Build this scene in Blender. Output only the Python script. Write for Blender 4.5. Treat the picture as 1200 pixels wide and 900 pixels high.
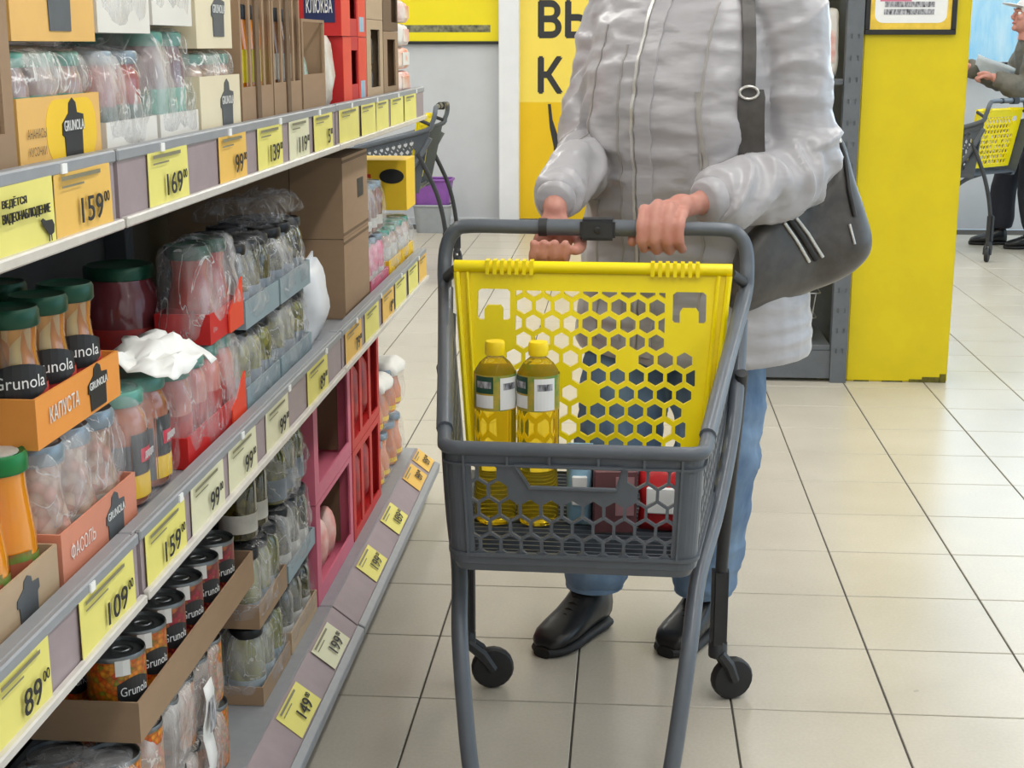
import bpy, bmesh, math, random
import numpy as np
from mathutils import Vector, Matrix, Euler, noise
from mathutils.geometry import delaunay_2d_cdt
from mathutils.bvhtree import BVHTree

random.seed(7)
scene = bpy.context.scene
for o in list(bpy.data.objects):
    bpy.data.objects.remove(o, do_unlink=True)
COL = scene.collection
PI = math.pi

# ------------------------------------------------------------------ camera
cam_data = bpy.data.cameras.new('camera')
cam_data.sensor_width = 36.0
cam_data.lens = 51.6
cam = bpy.data.objects.new('camera', cam_data)
COL.objects.link(cam)
cam.location = (0, 0, 1.30)
cam.rotation_euler = (math.radians(90 - 13.03), 0, math.radians(4.534))
cam_data.clip_start = 0.05
scene.camera = cam

# ------------------------------------------------------------------ world, light, exposure
scene.view_settings.view_transform = 'Standard'
scene.view_settings.look = 'None'
scene.view_settings.exposure = 0.05
scene.view_settings.gamma = 1.0
scene.view_settings.use_curve_mapping = False
scene.cycles.transparent_max_bounces = 24
scene.cycles.max_bounces = 8
world = bpy.data.worlds.new('daylight')
scene.world = world
world.use_nodes = True
world.node_tree.nodes['Background'].inputs[0].default_value = (0.62, 0.83, 1.0, 1)
world.node_tree.nodes['Background'].inputs[1].default_value = 0.85


def area_light(name, loc, rot, sx, sy, power, col):
    d = bpy.data.lights.new(name, 'AREA')
    d.shape = 'RECTANGLE'; d.size = sx; d.size_y = sy
    d.energy = power; d.color = col
    o = bpy.data.objects.new(name, d)
    COL.objects.link(o); o.location = loc; o.rotation_euler = rot
    return o


# light of the ceiling lamp rows (fixtures are built below at the same places)
LAMP_X = (-1.9, 0.55, 2.9)
LAMP_POWER = 112.0
for lx in LAMP_X:
    area_light('lamp_row_light', (lx, 4.3, 3.10), (0, 0, 0), 0.22, 12.0, LAMP_POWER, (1.0, 0.985, 0.955))
# daylight coming in through the shop window in the right part of the back wall and the glazed right side
area_light('window_daylight', (4.2, 10.6, 1.9), (math.radians(-82), 0, 0), 4.2, 1.4, 60.0, (0.70, 0.87, 1.0))
area_light('glazed_front_daylight', (6.9, 5.5, 1.6), (0, math.radians(86), 0), 2.2, 7.0, 60.0, (0.62, 0.83, 1.0))


# ------------------------------------------------------------------ helpers: colour, material
def lin(c):
    return tuple(((v / 255) / 12.92 if v / 255 <= 0.04045 else ((v / 255 + 0.055) / 1.055) ** 2.4) for v in c)


MATS = {}


def new_mat(name):
    m = bpy.data.materials.new(name); m.use_nodes = True
    nt = m.node_tree
    return m, nt, nt.nodes['Principled BSDF'], nt.nodes['Material Output']


def coords(nt, scale=(1, 1, 1)):
    tc = nt.nodes.new('ShaderNodeTexCoord'); mp = nt.nodes.new('ShaderNodeMapping')
    mp.inputs['Scale'].default_value = scale
    nt.links.new(tc.outputs['Object'], mp.inputs[0])
    return mp.outputs[0]


def tex_noise(nt, co, scale, detail=3.0, rough=0.55):
    n = nt.nodes.new('ShaderNodeTexNoise'); n.inputs['Scale'].default_value = scale
    n.inputs['Detail'].default_value = detail; n.inputs['Roughness'].default_value = rough
    nt.links.new(co, n.inputs['Vector'])
    return n.outputs['Fac']


def ramp(nt, fac, stops):
    r = nt.nodes.new('ShaderNodeValToRGB'); e = r.color_ramp.elements
    while len(e) < len(stops):
        e.new(0.5)
    for i, (p, c) in enumerate(stops):
        e[i].position = p; e[i].color = (*c, 1)
    nt.links.new(fac, r.inputs[0])
    return r.outputs[0]


def add_bump(nt, b, fac, strength, dist):
    bp = nt.nodes.new('ShaderNodeBump'); bp.inputs['Strength'].default_value = strength
    bp.inputs['Distance'].default_value = dist
    nt.links.new(fac, bp.inputs['Height']); nt.links.new(bp.outputs[0], b.inputs['Normal'])


def pm(name, rgb, rough=0.5, metal=0.0, var=0.10, nscale=30.0, bump=0.0, coat=0.0, spec=0.5, rgb2=None, stretch=(1, 1, 1), detail=3.0, bdist=0.002, sheen=0.0):
    """plain procedural surface: a base colour broken up by noise, optional fine relief"""
    if name in MATS:
        return MATS[name]
    m, nt, b, out = new_mat(name)
    co = coords(nt, stretch)
    f = tex_noise(nt, co, nscale, detail)
    c = lin(rgb)
    lo = tuple(max(0, v * (1 - var)) for v in c); hi = tuple(min(1, v * (1 + var)) for v in c)
    if rgb2:
        lo, hi = c, lin(rgb2)
    col = ramp(nt, f, [(0.32, lo), (0.68, hi)])
    nt.links.new(col, b.inputs['Base Color'])
    b.inputs['Roughness'].default_value = rough; b.inputs['Metallic'].default_value = metal
    b.inputs['Specular IOR Level'].default_value = spec
    b.inputs['Coat Weight'].default_value = coat; b.inputs['Coat Roughness'].default_value = 0.08
    if sheen:
        b.inputs['Sheen Weight'].default_value = sheen
    if bump:
        add_bump(nt, b, f, bump, bdist)
    MATS[name] = m
    return m


def lumps(name, cols, scale, rough=0.12, coat=0.8, stretch=(1, 1, 1)):
    """preserved food seen through jar glass: voronoi pieces in several colours under a glossy coat"""
    if name in MATS:
        return MATS[name]
    m, nt, b, out = new_mat(name)
    co = coords(nt, stretch)
    v = nt.nodes.new('ShaderNodeTexVoronoi'); v.inputs['Scale'].default_value = scale
    nt.links.new(co, v.inputs['Vector'])
    sep = nt.nodes.new('ShaderNodeSeparateColor'); nt.links.new(v.outputs['Color'], sep.inputs[0])
    n = len(cols)
    col = ramp(nt, sep.outputs[0], [(i / max(1, n - 1), lin(c)) for i, c in enumerate(cols)])
    mx = nt.nodes.new('ShaderNodeMix'); mx.data_type = 'RGBA'; mx.blend_type = 'MULTIPLY'
    mx.inputs[0].default_value = 0.75
    dr = ramp(nt, v.outputs['Distance'], [(0.15, (1, 1, 1)), (0.75, (0.45, 0.4, 0.35))])
    nt.links.new(col, mx.inputs[6]); nt.links.new(dr, mx.inputs[7])
    nt.links.new(mx.outputs[2], b.inputs['Base Color'])
    b.inputs['Roughness'].default_value = rough; b.inputs['Coat Weight'].default_value = coat
    b.inputs['Coat Roughness'].default_value = 0.04
    MATS[name] = m
    return m


def film_mat(name, lo, hi, tint=(0.86, 0.86, 0.88)):
    """crinkled clear shrink film: see-through with milky glossy creases"""
    if name in MATS:
        return MATS[name]
    m, nt, b, out = new_mat(name)
    co = coords(nt, (1, 1, 0.5))
    n1 = nt.nodes.new('ShaderNodeTexNoise'); n1.inputs['Scale'].default_value = 17.0; n1.inputs['Detail'].default_value = 4.0
    n1.inputs['Distortion'].default_value = 1.6; nt.links.new(co, n1.inputs['Vector'])
    sb = nt.nodes.new('ShaderNodeMath'); sb.operation = 'SUBTRACT'; sb.inputs[1].default_value = 0.5; nt.links.new(n1.outputs['Fac'], sb.inputs[0])
    ab = nt.nodes.new('ShaderNodeMath'); ab.operation = 'ABSOLUTE'; nt.links.new(sb.outputs[0], ab.inputs[0])
    cr = nt.nodes.new('ShaderNodeMapRange'); cr.inputs['From Max'].default_value = 0.026
    cr.inputs['To Min'].default_value = min(0.9, hi * 1.25); cr.inputs['To Max'].default_value = 0.0; nt.links.new(ab.outputs[0], cr.inputs['Value'])
    f = tex_noise(nt, co, 30.0, 5.0, 0.65)
    b.inputs['Base Color'].default_value = (*tint, 1); b.inputs['Roughness'].default_value = 0.09
    b.inputs['Specular IOR Level'].default_value = 1.0
    add_bump(nt, b, f, 1.0, 0.010)
    tr = nt.nodes.new('ShaderNodeBsdfTransparent'); tr.inputs[0].default_value = (0.97, 0.97, 0.98, 1)
    f3 = tex_noise(nt, co, 11.0, 3.0, 0.6)
    pr = nt.nodes.new('ShaderNodeMapRange'); pr.inputs['From Min'].default_value = 0.48; pr.inputs['From Max'].default_value = 0.70
    pr.inputs['To Min'].default_value = lo; pr.inputs['To Max'].default_value = hi; nt.links.new(f3, pr.inputs['Value'])
    mr = nt.nodes.new('ShaderNodeMath'); mr.operation = 'MAXIMUM'; nt.links.new(cr.outputs[0], mr.inputs[0]); nt.links.new(pr.outputs[0], mr.inputs[1])
    mix = nt.nodes.new('ShaderNodeMixShader')
    nt.links.new(mr.outputs[0], mix.inputs[0]); nt.links.new(tr.outputs[0], mix.inputs[1]); nt.links.new(b.outputs[0], mix.inputs[2])
    nt.links.new(mix.outputs[0], out.inputs[0])
    MATS[name] = m
    return m


def glass_mat(name, rgb, rough=0.02, ior=1.45):
    if name in MATS:
        return MATS[name]
    m, nt, b, out = new_mat(name)
    b.inputs['Base Color'].default_value = (*lin(rgb), 1); b.inputs['Roughness'].default_value = rough
    b.inputs['IOR'].default_value = ior; b.inputs['Transmission Weight'].default_value = 1.0
    MATS[name] = m
    return m


def emit_mat(name, rgb, strength):
    m, nt, b, out = new_mat(name)
    b.inputs['Base Color'].default_value = (*lin(rgb), 1)
    b.inputs['Emission Color'].default_value = (*lin(rgb), 1); b.inputs['Emission Strength'].default_value = strength
    MATS[name] = m
    return m


# ------------------------------------------------------------------ helpers: mesh building
class MB:
    def __init__(s):
        s.v = []; s.f = []; s.m = []; s.cur = 0

    def add(s, verts, faces):
        n = len(s.v)
        s.v.extend([tuple(p) for p in verts])
        for f in faces:
            s.f.append([i + n for i in f]); s.m.append(s.cur)
        return s

    def box(s, c, d, rot=None):
        cx, cy, cz = c; x, y, z = d[0] / 2, d[1] / 2, d[2] / 2
        vs = [Vector((i * x, j * y, k * z)) for i in (-1, 1) for j in (-1, 1) for k in (-1, 1)]
        if rot:
            e = Euler(rot).to_matrix(); vs = [e @ v for v in vs]
        vs = [(v.x + cx, v.y + cy, v.z + cz) for v in vs]
        return s.add(vs, [(0, 1, 3, 2), (4, 6, 7, 5), (0, 4, 5, 1), (2, 3, 7, 6), (0, 2, 6, 4), (1, 5, 7, 3)])

    def bb(s, x0, x1, y0, y1, z0, z1):
        return s.box(((x0 + x1) / 2, (y0 + y1) / 2, (z0 + z1) / 2), (abs(x1 - x0), abs(y1 - y0), abs(z1 - z0)))

    def lathe(s, prof, seg=20, c=(0, 0, 0), cap0=True, cap1=True):
        vs = []; fs = []
        for r, z in prof:
            for i in range(seg):
                a = 2 * PI * i / seg
                vs.append((c[0] + r * math.cos(a), c[1] + r * math.sin(a), c[2] + z))
        for k in range(len(prof) - 1):
            for i in range(seg):
                j = (i + 1) % seg
                fs.append((k * seg + i, k * seg + j, (k + 1) * seg + j, (k + 1) * seg + i))
        if cap0: fs.append(tuple(range(seg))[::-1])
        if cap1: fs.append(tuple((len(prof) - 1) * seg + i for i in range(seg)))
        return s.add(vs, fs)

    def tube(s, pts, rad, seg=10, closed=False, flat=1.0):
        pts = [Vector(p) for p in pts]; n = len(pts)
        rad = rad if isinstance(rad, (list, tuple)) else [rad] * n
        vs = []; fs = []
        up = None
        for i, p in enumerate(pts):
            if closed:
                t = (pts[(i + 1) % n] - pts[i - 1]).normalized()
            else:
                t = (pts[min(i + 1, n - 1)] - pts[max(i - 1, 0)]).normalized()
            if up is None:
                ref = Vector((0, 0, 1)) if abs(t.z) < 0.9 else Vector((0, 1, 0))
                up = (ref - t * ref.dot(t)).normalized()
            else:
                up = (up - t * up.dot(t)).normalized()
            sd = t.cross(up)
            for k in range(seg):
                a = 2 * PI * k / seg
                vs.append(p + (up * math.cos(a) * flat + sd * math.sin(a)) * rad[i])
        m = n if closed else n - 1
        for i in range(m):
            for k in range(seg):
                a, b = i * seg, ((i + 1) % n) * seg
                fs.append((a + k, a + (k + 1) % seg, b + (k + 1) % seg, b + k))
        if not closed:
            fs.append(tuple(range(seg))[::-1]); fs.append(tuple((n - 1) * seg + k for k in range(seg)))
        return s.add(vs, fs)

    def rings(s, rings, cap=True):
        """loft through equal-length rings of points"""
        seg = len(rings[0]); vs = [p for r in rings for p in r]; fs = []
        for i in range(len(rings) - 1):
            for k in range(seg):
                fs.append((i * seg + k, i * seg + (k + 1) % seg, (i + 1) * seg + (k + 1) % seg, (i + 1) * seg + k))
        if cap:
            fs.append(tuple(range(seg))[::-1]); fs.append(tuple((len(rings) - 1) * seg + k for k in range(seg)))
        return s.add(vs, fs)

    def ell(s, c, r, rot=None, nu=14, nv=9):
        e = Euler(rot).to_matrix() if rot else Matrix.Identity(3)
        rg = []
        for j in range(nv + 1):
            t = PI * (0.02 + 0.96 * j / nv)
            rg.append([Vector(c) + e @ Vector((r[0] * math.sin(t) * math.cos(2 * PI * k / nu), r[1] * math.sin(t) * math.sin(2 * PI * k / nu), -r[2] * math.cos(t))) for k in range(nu)])
        return s.rings(rg)

    def prism(s, poly, fn, d0, d1):
        """extrude the 2D polygon; fn(u, v, d) gives the point"""
        n = len(poly)
        vs = [fn(u, v, d0) for u, v in poly] + [fn(u, v, d1) for u, v in poly]
        fs = [tuple(range(n))[::-1], tuple(range(n, 2 * n))] + [(i, (i + 1) % n, n + (i + 1) % n, n + i) for i in range(n)]
        return s.add(vs, fs)

    def mesh(s, name, mats, smooth=0, bevel=0.0, bseg=1):
        me = bpy.data.meshes.new(name)
        me.from_pydata(s.v, [], s.f)
        mats = mats if isinstance(mats, (list, tuple)) else [mats]
        for m in mats: me.materials.append(m)
        if len(mats) > 1:
            me.polygons.foreach_set('material_index', s.m)
        bm = bmesh.new(); bm.from_mesh(me)
        bmesh.ops.recalc_face_normals(bm, faces=bm.faces)
        if bevel:
            ed = [e for e in bm.edges if len(e.link_faces) == 2 and e.calc_face_angle(0) > math.radians(50)]
            bmesh.ops.bevel(bm, geom=ed, offset=bevel, segments=bseg, affect='EDGES', clamp_overlap=True)
        if smooth:
            ca = math.radians(smooth)
            for f in bm.faces: f.smooth = True
            for e in bm.edges:
                if len(e.link_faces) == 2 and e.calc_face_angle(0) > ca: e.smooth = False
        bm.to_mesh(me); bm.free()
        return me


def ob(name, me, parent=None, loc=(0, 0, 0), rot=(0, 0, 0), label=None):
    o = bpy.data.objects.new(name, me); COL.objects.link(o)
    o.location = loc; o.rotation_euler = rot
    if parent: o.parent = parent
    if label: o['label'] = label
    return o


def tag(o, label, cat, group=None, kind=None):
    if label: o['label'] = label
    if cat: o['category'] = cat
    if group: o['group'] = group
    if kind: o['kind'] = kind
    return o


def thing(name, label, cat, loc=(0, 0, 0), rz=0.0, group=None):
    o = bpy.data.objects.new(name, None); COL.objects.link(o)
    o.empty_display_size = 0.05
    o.location = loc; o.rotation_euler = (0, 0, rz)
    return tag(o, label, cat, group)


def dup(root, loc, rot, label=None, group=None):
    r = root.copy(); COL.objects.link(r); r.location = loc; r.rotation_euler = rot
    if label: r['label'] = label
    if group: r['group'] = group
    for ch in root.children:
        c = ch.copy(); COL.objects.link(c); c.parent = r
        for g in ch.children:
            d = g.copy(); COL.objects.link(d); d.parent = c
    return r


def struct(name, me, parent=None, loc=(0, 0, 0)):
    o = ob(name, me, parent, loc)
    if not parent: o['kind'] = 'structure'
    return o


CACHE = {}


def cached(key, fn):
    if key not in CACHE: CACHE[key] = fn()
    return CACHE[key]


TXT = {}


def text_geo(body, bold=0.0):
    """outline of a text filled by constrained triangulation and winding number (verts, faces, size)"""
    k = (body, bold)
    if k not in TXT:
        c = bpy.data.curves.new('lettering', 'FONT'); c.body = body; c.resolution_u = 3
        c.fill_mode = 'NONE'
        o = bpy.data.objects.new('lettering', c)
        me = bpy.data.meshes.new_from_object(o)
        V = [Vector((v.co.x, v.co.y)) for v in me.vertices]
        E = [tuple(e.vertices) for e in me.edges]
        bpy.data.objects.remove(o); bpy.data.curves.remove(c); bpy.data.meshes.remove(me)
        # walk the loops so that every edge keeps its direction
        nxt = {}
        for x, y in E: nxt.setdefault(x, []).append(y); nxt.setdefault(y, []).append(x)
        seen = set(); D = []
        for st in range(len(V)):
            if st in seen or st not in nxt: continue
            lp = [st]; seen.add(st); cur = min(nxt[st])
            if st + 1 in nxt[st]: cur = st + 1
            while cur not in seen:
                seen.add(cur); lp.append(cur)
                opts = [q for q in nxt[cur] if q not in seen]
                if not opts: break
                cur = opts[0]
            D += [(lp[i], lp[(i + 1) % len(lp)]) for i in range(len(lp))]
        ov, oe, of, _, _, _ = delaunay_2d_cdt(V, D, [], 0, 1e-6)
        tris = []
        for f in of:
            cx = sum(ov[i].x for i in f) / len(f); cy = sum(ov[i].y for i in f) / len(f); w = 0
            for x, y in D:
                p, q = V[x], V[y]
                if (p.y > cy) != (q.y > cy) and cx < (q.x - p.x) * (cy - p.y) / (q.y - p.y) + p.x: w += 1 if q.y > p.y else -1
            if w: tris.append(tuple(f))
        used = sorted({i for f in tris for i in f}); mp = {q: i for i, q in enumerate(used)}
        vs = np.array([(ov[i].x, ov[i].y, 0.0) for i in used]); fs = [tuple(mp[i] for i in f) for f in tris]
        lo, hi = vs.min(0), vs.max(0)
        TXT[k] = ((vs - (lo + hi) / 2), fs, hi - lo)
    return TXT[k]


def lettering(body, org, xd, yd, h, mat, w=None, parent=None, bold=0.0, rot=0.0, name='lettering', thick=0.0006, mesh_only=False):
    """flat print: text of cap height h (and width w) in the plane (xd, yd) at org, standing a hair proud"""
    vs, fs, sz = text_geo(body, bold)
    if bold:   # heavier strokes: the outline laid down again a little to each side
        n0 = len(vs); sh = [(0, 0), (-bold, 0), (bold, 0)] + ([(0, -bold), (0, bold)] if bold > 0.015 else [])
        vs = np.concatenate([vs + np.array([a, b, 0.0]) for a, b in sh]); lay = np.repeat(np.arange(len(sh)), n0); fs = [tuple(i + n0 * k for i in f) for k in range(len(sh)) for f in fs]
    sy = h / sz[1]; sx = (w / sz[0]) if w else sy
    xd = Vector(xd); yd = Vector(yd); nd = xd.cross(yd).normalized(); org = Vector(org)
    cr, sr = math.cos(rot), math.sin(rot)
    P = []
    if not bold: lay = np.zeros(len(vs))
    for v, k in zip(vs, lay):
        a, b = v[0] * sx, v[1] * sy
        P.append(org + xd * (a * cr - b * sr) + yd * (a * sr + b * cr) + nd * (thick + 0.00025 * k))
    me = bpy.data.meshes.new(name); me.from_pydata([tuple(p) for p in P], [], fs); me.materials.append(mat)
    if mesh_only: return me
    return ob(name, me, parent)


def plate(poly, org, xd, yd, d0, d1):
    """MB with a flat polygon plate in plane (xd, yd) from depth d0 to d1 along the normal"""
    xd = Vector(xd); yd = Vector(yd); nd = xd.cross(yd).normalized(); org = Vector(org)
    return MB().prism(poly, lambda u, v, d: org + xd * u + yd * v + nd * d, d0, d1)


def rrect(w, h, r, n=4, cx=0, cy=0):
    p = []
    for sx, sy, a0 in ((1, 1, 0), (-1, 1, 90), (-1, -1, 180), (1, -1, 270)):
        for i in range(n + 1):
            a = math.radians(a0 + 90 * i / n)
            p.append((cx + sx * (w / 2 - r) + r * math.cos(a), cy + sy * (h / 2 - r) + r * math.sin(a)))
    return p


def perforated(outline, holes, fn, thick, extra=()):
    """plate with real holes: constrained triangulation, hole triangles dropped, extruded; fn(u, v, d)"""
    vs = []; es = []
    def loop(p):
        n = len(vs); vs.extend(Vector(q) for q in p)
        es.extend((n + i, n + (i + 1) % len(p)) for i in range(len(p)))
    loop(outline)
    for h in holes: loop(h)
    for a, b in extra:
        n = len(vs); vs.append(Vector(a)); vs.append(Vector(b)); es.append((n, n + 1))
    ov, oe, of, _, _, _ = delaunay_2d_cdt(vs, es, [], 1, 1e-6)
    def inside(p, poly):
        c = False; j = len(poly) - 1
        for i in range(len(poly)):
            if (poly[i][1] > p[1]) != (poly[j][1] > p[1]) and p[0] < (poly[j][0] - poly[i][0]) * (p[1] - poly[i][1]) / (poly[j][1] - poly[i][1]) + poly[i][0]:
                c = not c
            j = i
        return c
    cents = [(sum(h_[0] for h_ in h) / len(h), sum(h_[1] for h_ in h) / len(h), max(abs(q[0] - h[0][0]) + abs(q[1] - h[0][1]) for q in h)) for h in holes]
    tris = []
    for f in of:
        c = (sum(ov[i].x for i in f) / 3, sum(ov[i].y for i in f) / 3)
        if not inside(c, outline): continue
        if any(abs(c[0] - q[0]) < q[2] and abs(c[1] - q[1]) < q[2] and inside(c, h) for q, h in zip(cents, holes)): continue
        tris.append(tuple(f))
    n = len(ov); cnt = {}
    for t in tris:
        for i in range(3):
            e = (t[i], t[(i + 1) % 3]); k = tuple(sorted(e)); cnt.setdefault(k, []).append(e)
    mb = MB()
    V = [fn(p.x, p.y, 0) for p in ov] + [fn(p.x, p.y, thick) for p in ov]
    F = [t for t in tris] + [tuple(i + n for i in t[::-1]) for t in tris]
    for k, l in cnt.items():
        if len(l) == 1:
            a, b = l[0]; F.append((b, a, a + n, b + n))
    used = sorted({i for f in F for i in f}); mp = {o_: i for i, o_ in enumerate(used)}
    return mb.add([V[i] for i in used], [tuple(mp[i] for i in f) for f in F])


def hexagon(cx, cy, r, sx=1.0):
    return [(cx + sx * r * math.cos(math.radians(90 + 60 * i)), cy + r * math.sin(math.radians(90 + 60 * i))) for i in range(6)]


def clip_poly(poly, x0, x1, y0, y1):
    """clip a convex polygon to a rectangle"""
    for ax, lim, sg in ((0, x0, 1), (0, x1, -1), (1, y0, 1), (1, y1, -1)):
        out = []
        for i in range(len(poly)):
            a, b = poly[i], poly[(i + 1) % len(poly)]
            da, db = sg * (a[ax] - lim), sg * (b[ax] - lim)
            if da >= 0: out.append(a)
            if da * db < 0:
                t = da / (da - db); out.append((a[0] + t * (b[0] - a[0]), a[1] + t * (b[1] - a[1])))
        poly = out
        if len(poly) < 3: return None
    return poly


def eval_mods(me, mods):
    """run modifiers on a temporary object and return the resulting mesh"""
    o = bpy.data.objects.new('tmp', me); COL.objects.link(o)
    for ty, kw in mods:
        m = o.modifiers.new('m', ty)
        for k, v in kw.items(): setattr(m, k, v)
    dg = bpy.context.evaluated_depsgraph_get(); dg.update()
    r = bpy.data.meshes.new_from_object(o.evaluated_get(dg))
    bpy.data.objects.remove(o)
    return r


def union(mb, name, mats, voxel, smooth=4, ratio=None, factor=0.5):
    mods = [('REMESH', dict(mode='VOXEL', voxel_size=voxel)), ('SMOOTH', dict(factor=factor, iterations=smooth))]
    if ratio: mods.append(('DECIMATE', dict(ratio=ratio)))
    me = eval_mods(mb.mesh('tmp', mats), mods)
    me.name = name
    for p in me.polygons: p.use_smooth = True
    return me


def smooth_path(pts, n=6):
    """Catmull-Rom through points"""
    P = [Vector(p) for p in pts]; out = []
    for i in range(len(P) - 1):
        p0, p1, p2, p3 = P[max(i - 1, 0)], P[i], P[i + 1], P[min(i + 2, len(P) - 1)]
        for k in range(n):
            t = k / n
            out.append(0.5 * ((2 * p1) + (p2 - p0) * t + (2 * p0 - 5 * p1 + 4 * p2 - p3) * t * t + (3 * p1 - p0 - 3 * p2 + p3) * t ** 3))
    out.append(P[-1]); return out


# ------------------------------------------------------------------ shared surfaces
def cardboard(name, rgb):
    return pm(name, rgb, 0.85, 0, 0.03, 14, 0.1, stretch=(1, 1, 4), spec=0.2)


m_steel = pm('shelf_grey_paint', (150, 153, 158), 0.42, 0.1, 0.04, 40)
m_dsteel = pm('dark_grey_paint', (102, 107, 112), 0.5, 0.1, 0.06, 25)
m_back = pm('back_panel_grey', (96, 92, 90), 0.6, 0, 0.06, 20)
m_mauve = pm('mauve_rail_strip', (158, 142, 146), 0.42, 0, 0.05, 22)
m_lip = pm('clear_rail_lip', (208, 203, 196), 0.25, 0, 0.05, 30)
m_kick = pm('black_kick', (30, 30, 32), 0.6)
m_ty = pm('yellow_tag_paper', (232, 222, 122), 0.55, 0, 0.03, 12)
m_to = pm('orange_tag_paper', (234, 188, 92), 0.55, 0, 0.03, 12)
m_tw = pm('pale_tag_paper', (222, 219, 186), 0.55, 0, 0.03, 12)
m_ink = pm('black_ink', (38, 36, 36), 0.6, 0, 0.05)
m_inkg = pm('grey_ink', (128, 124, 100), 0.6, 0, 0.05)
m_white = pm('white_print', (240, 240, 238), 0.55, 0, 0.02)
m_grey_rubber = pm('black_rubber', (32, 32, 34), 0.55, 0, 0.15, 40, 0.2)
m_yel = pm('pillar_yellow_paint', (220, 198, 0), 0.42, 0, 0.04, 7, 0.12, bdist=0.004)
m_wall = pm('grey_white_plaster', (206, 208, 211), 0.65, 0, 0.03, 5, 0.1)
m_trimw = pm('white_trim_paint', (238, 238, 240), 0.5, 0, 0.02, 9)


# ------------------------------------------------------------------ floor of square tiles
def tile_material():
    m, nt, b, out = new_mat('beige_porcelain_tile')
    g = nt.nodes.new('ShaderNodeNewGeometry')
    f = tex_noise(nt, g.outputs['Position'], 2.3, 4.0, 0.6)
    f2 = tex_noise(nt, g.outputs['Position'], 140.0, 2.0, 0.5)
    c1 = ramp(nt, f, [(0.3, lin((190, 183, 169))), (0.7, lin((204, 197, 183)))])
    mx = nt.nodes.new('ShaderNodeMix'); mx.data_type = 'RGBA'; mx.blend_type = 'MULTIPLY'; mx.inputs[0].default_value = 0.35
    c2 = ramp(nt, f2, [(0.35, (0.82, 0.80, 0.78)), (0.65, (1, 1, 1))])
    nt.links.new(c1, mx.inputs[6]); nt.links.new(c2, mx.inputs[7]); nt.links.new(mx.outputs[2], b.inputs['Base Color'])
    rr = nt.nodes.new('ShaderNodeMapRange'); rr.inputs['To Min'].default_value = 0.24; rr.inputs['To Max'].default_value = 0.36
    nt.links.new(f, rr.inputs['Value']); nt.links.new(rr.outputs[0], b.inputs['Roughness'])
    add_bump(nt, b, f, 0.12, 0.004)
    return m


m_tile = tile_material()
m_grout = pm('dark_grout', (84, 80, 74), 0.9, 0, 0.1, 60)
floor = struct('floor', MB().bb(-3.3, 7.0, -2.0, 10.8, -0.06, -0.0035).mesh('floor', m_grout))
TX, TY = 0.316, 0.322
tile_me = MB().box((0, 0, -0.005), (TX - 0.0042, TY - 0.0042, 0.010)).mesh('tile', m_tile, bevel=0.0012)
ca, sa = math.cos(math.radians(4.534)), math.sin(math.radians(4.534))
cp, sp = math.cos(math.radians(13.03)), math.sin(math.radians(13.03))


def to_px(x, y, z):
    z -= 1.3
    r = ca * x + sa * y; q = -sa * x + ca * y
    f = q * cp - z * sp; u = q * sp + z * cp
    return (600 + 1720 * r / f, 450 - 1720 * u / f, f) if f > 0.1 else (-9999, -9999, f)


cells = []
for i in range(-11, 21):
    for j in range(-16, 24):
        x = 0.225 + TX * (i + 0.5); y = 3.075 + TY * (j + 0.5)
        if y > 10.79 - TY / 2: continue
        px, py, d = to_px(x, y, 0)
        vis = -60 < px < 1260 and py < 985 and d > 0 and not (x < -0.66 and y < 4.2)
        cells.append((0 if vis else 1, d if d > 0 else 50 - d, x, y))
cells.sort()
near, rest = cells[:290], cells[290:]
for k, (_, d, x, y) in enumerate(near):
    ob('tile', tile_me, floor, (x, y, 0))
mb = MB()
for _, d, x, y in rest:
    mb.box((x, y, -0.005), (TX - 0.0042, TY - 0.0042, 0.010))
o = ob('tile_field', mb.mesh('tile_field', m_tile), floor); o['kind'] = 'stuff'

# ------------------------------------------------------------------ walls, ceiling, pillar, trims, window
m_ceil = pm('ceiling_white', (232, 232, 230), 0.8, 0, 0.02, 6)
struct('ceiling', MB().bb(-3.3, 7.0, -2.0, 10.8, 3.2, 3.26).mesh('ceiling', m_ceil))
WX0, WX1, WZ0, WZ1 = 2.05, 6.0, 1.18, 2.70
mb = MB()
mb.bb(-3.3, WX0, 10.8, 10.95, 0, 3.2); mb.bb(WX0, 7.0, 10.8, 10.95, 0, WZ0); mb.bb(WX0, 7.0, 10.8, 10.95, WZ1, 3.2); mb.bb(WX1, 7.0, 10.8, 10.95, WZ0, WZ1)
struct('wall_back', mb.mesh('wall_back', m_wall))
struct('added_wall_front', MB().bb(-3.42, 7.0, -2.15, -2.0, 0, 3.2).mesh('added_wall_front', m_wall))  # unseen wall behind the camera, added to cut ambient light
struct('wall_left', MB().bb(-3.42, -3.3, -2.0, 10.95, 0, 3.2).mesh('wall_left', m_wall))
struct('baseboard_back', MB().bb(-3.3, -0.94, 10.785, 10.8, 0.0, 0.05).mesh('baseboard_back', m_wall, bevel=0.002))
# white pilaster between the grey wall and the yellow banner
struct('trim_1', MB().bb(-0.945, -0.800, 10.70, 10.8, 0, 3.2).mesh('trim_1', m_trimw, bevel=0.006))
# window with cyan sun film on the panes
wf = pm('window_frame_white', (225, 230, 234), 0.4)
win = struct('window_1', MB().bb(WX0, WX1, 10.80, 10.90, WZ0 - 0.03, WZ0).bb(WX0, WX1, 10.80, 10.90, WZ1, WZ1 + 0.03)
             .bb(WX0 - 0.03, WX0, 10.80, 10.90, WZ0 - 0.03, WZ1 + 0.03).bb(WX1, WX1 + 0.03, 10.80, 10.90, WZ0 - 0.03, WZ1 + 0.03).mesh('window_1', wf, bevel=0.004))


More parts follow.
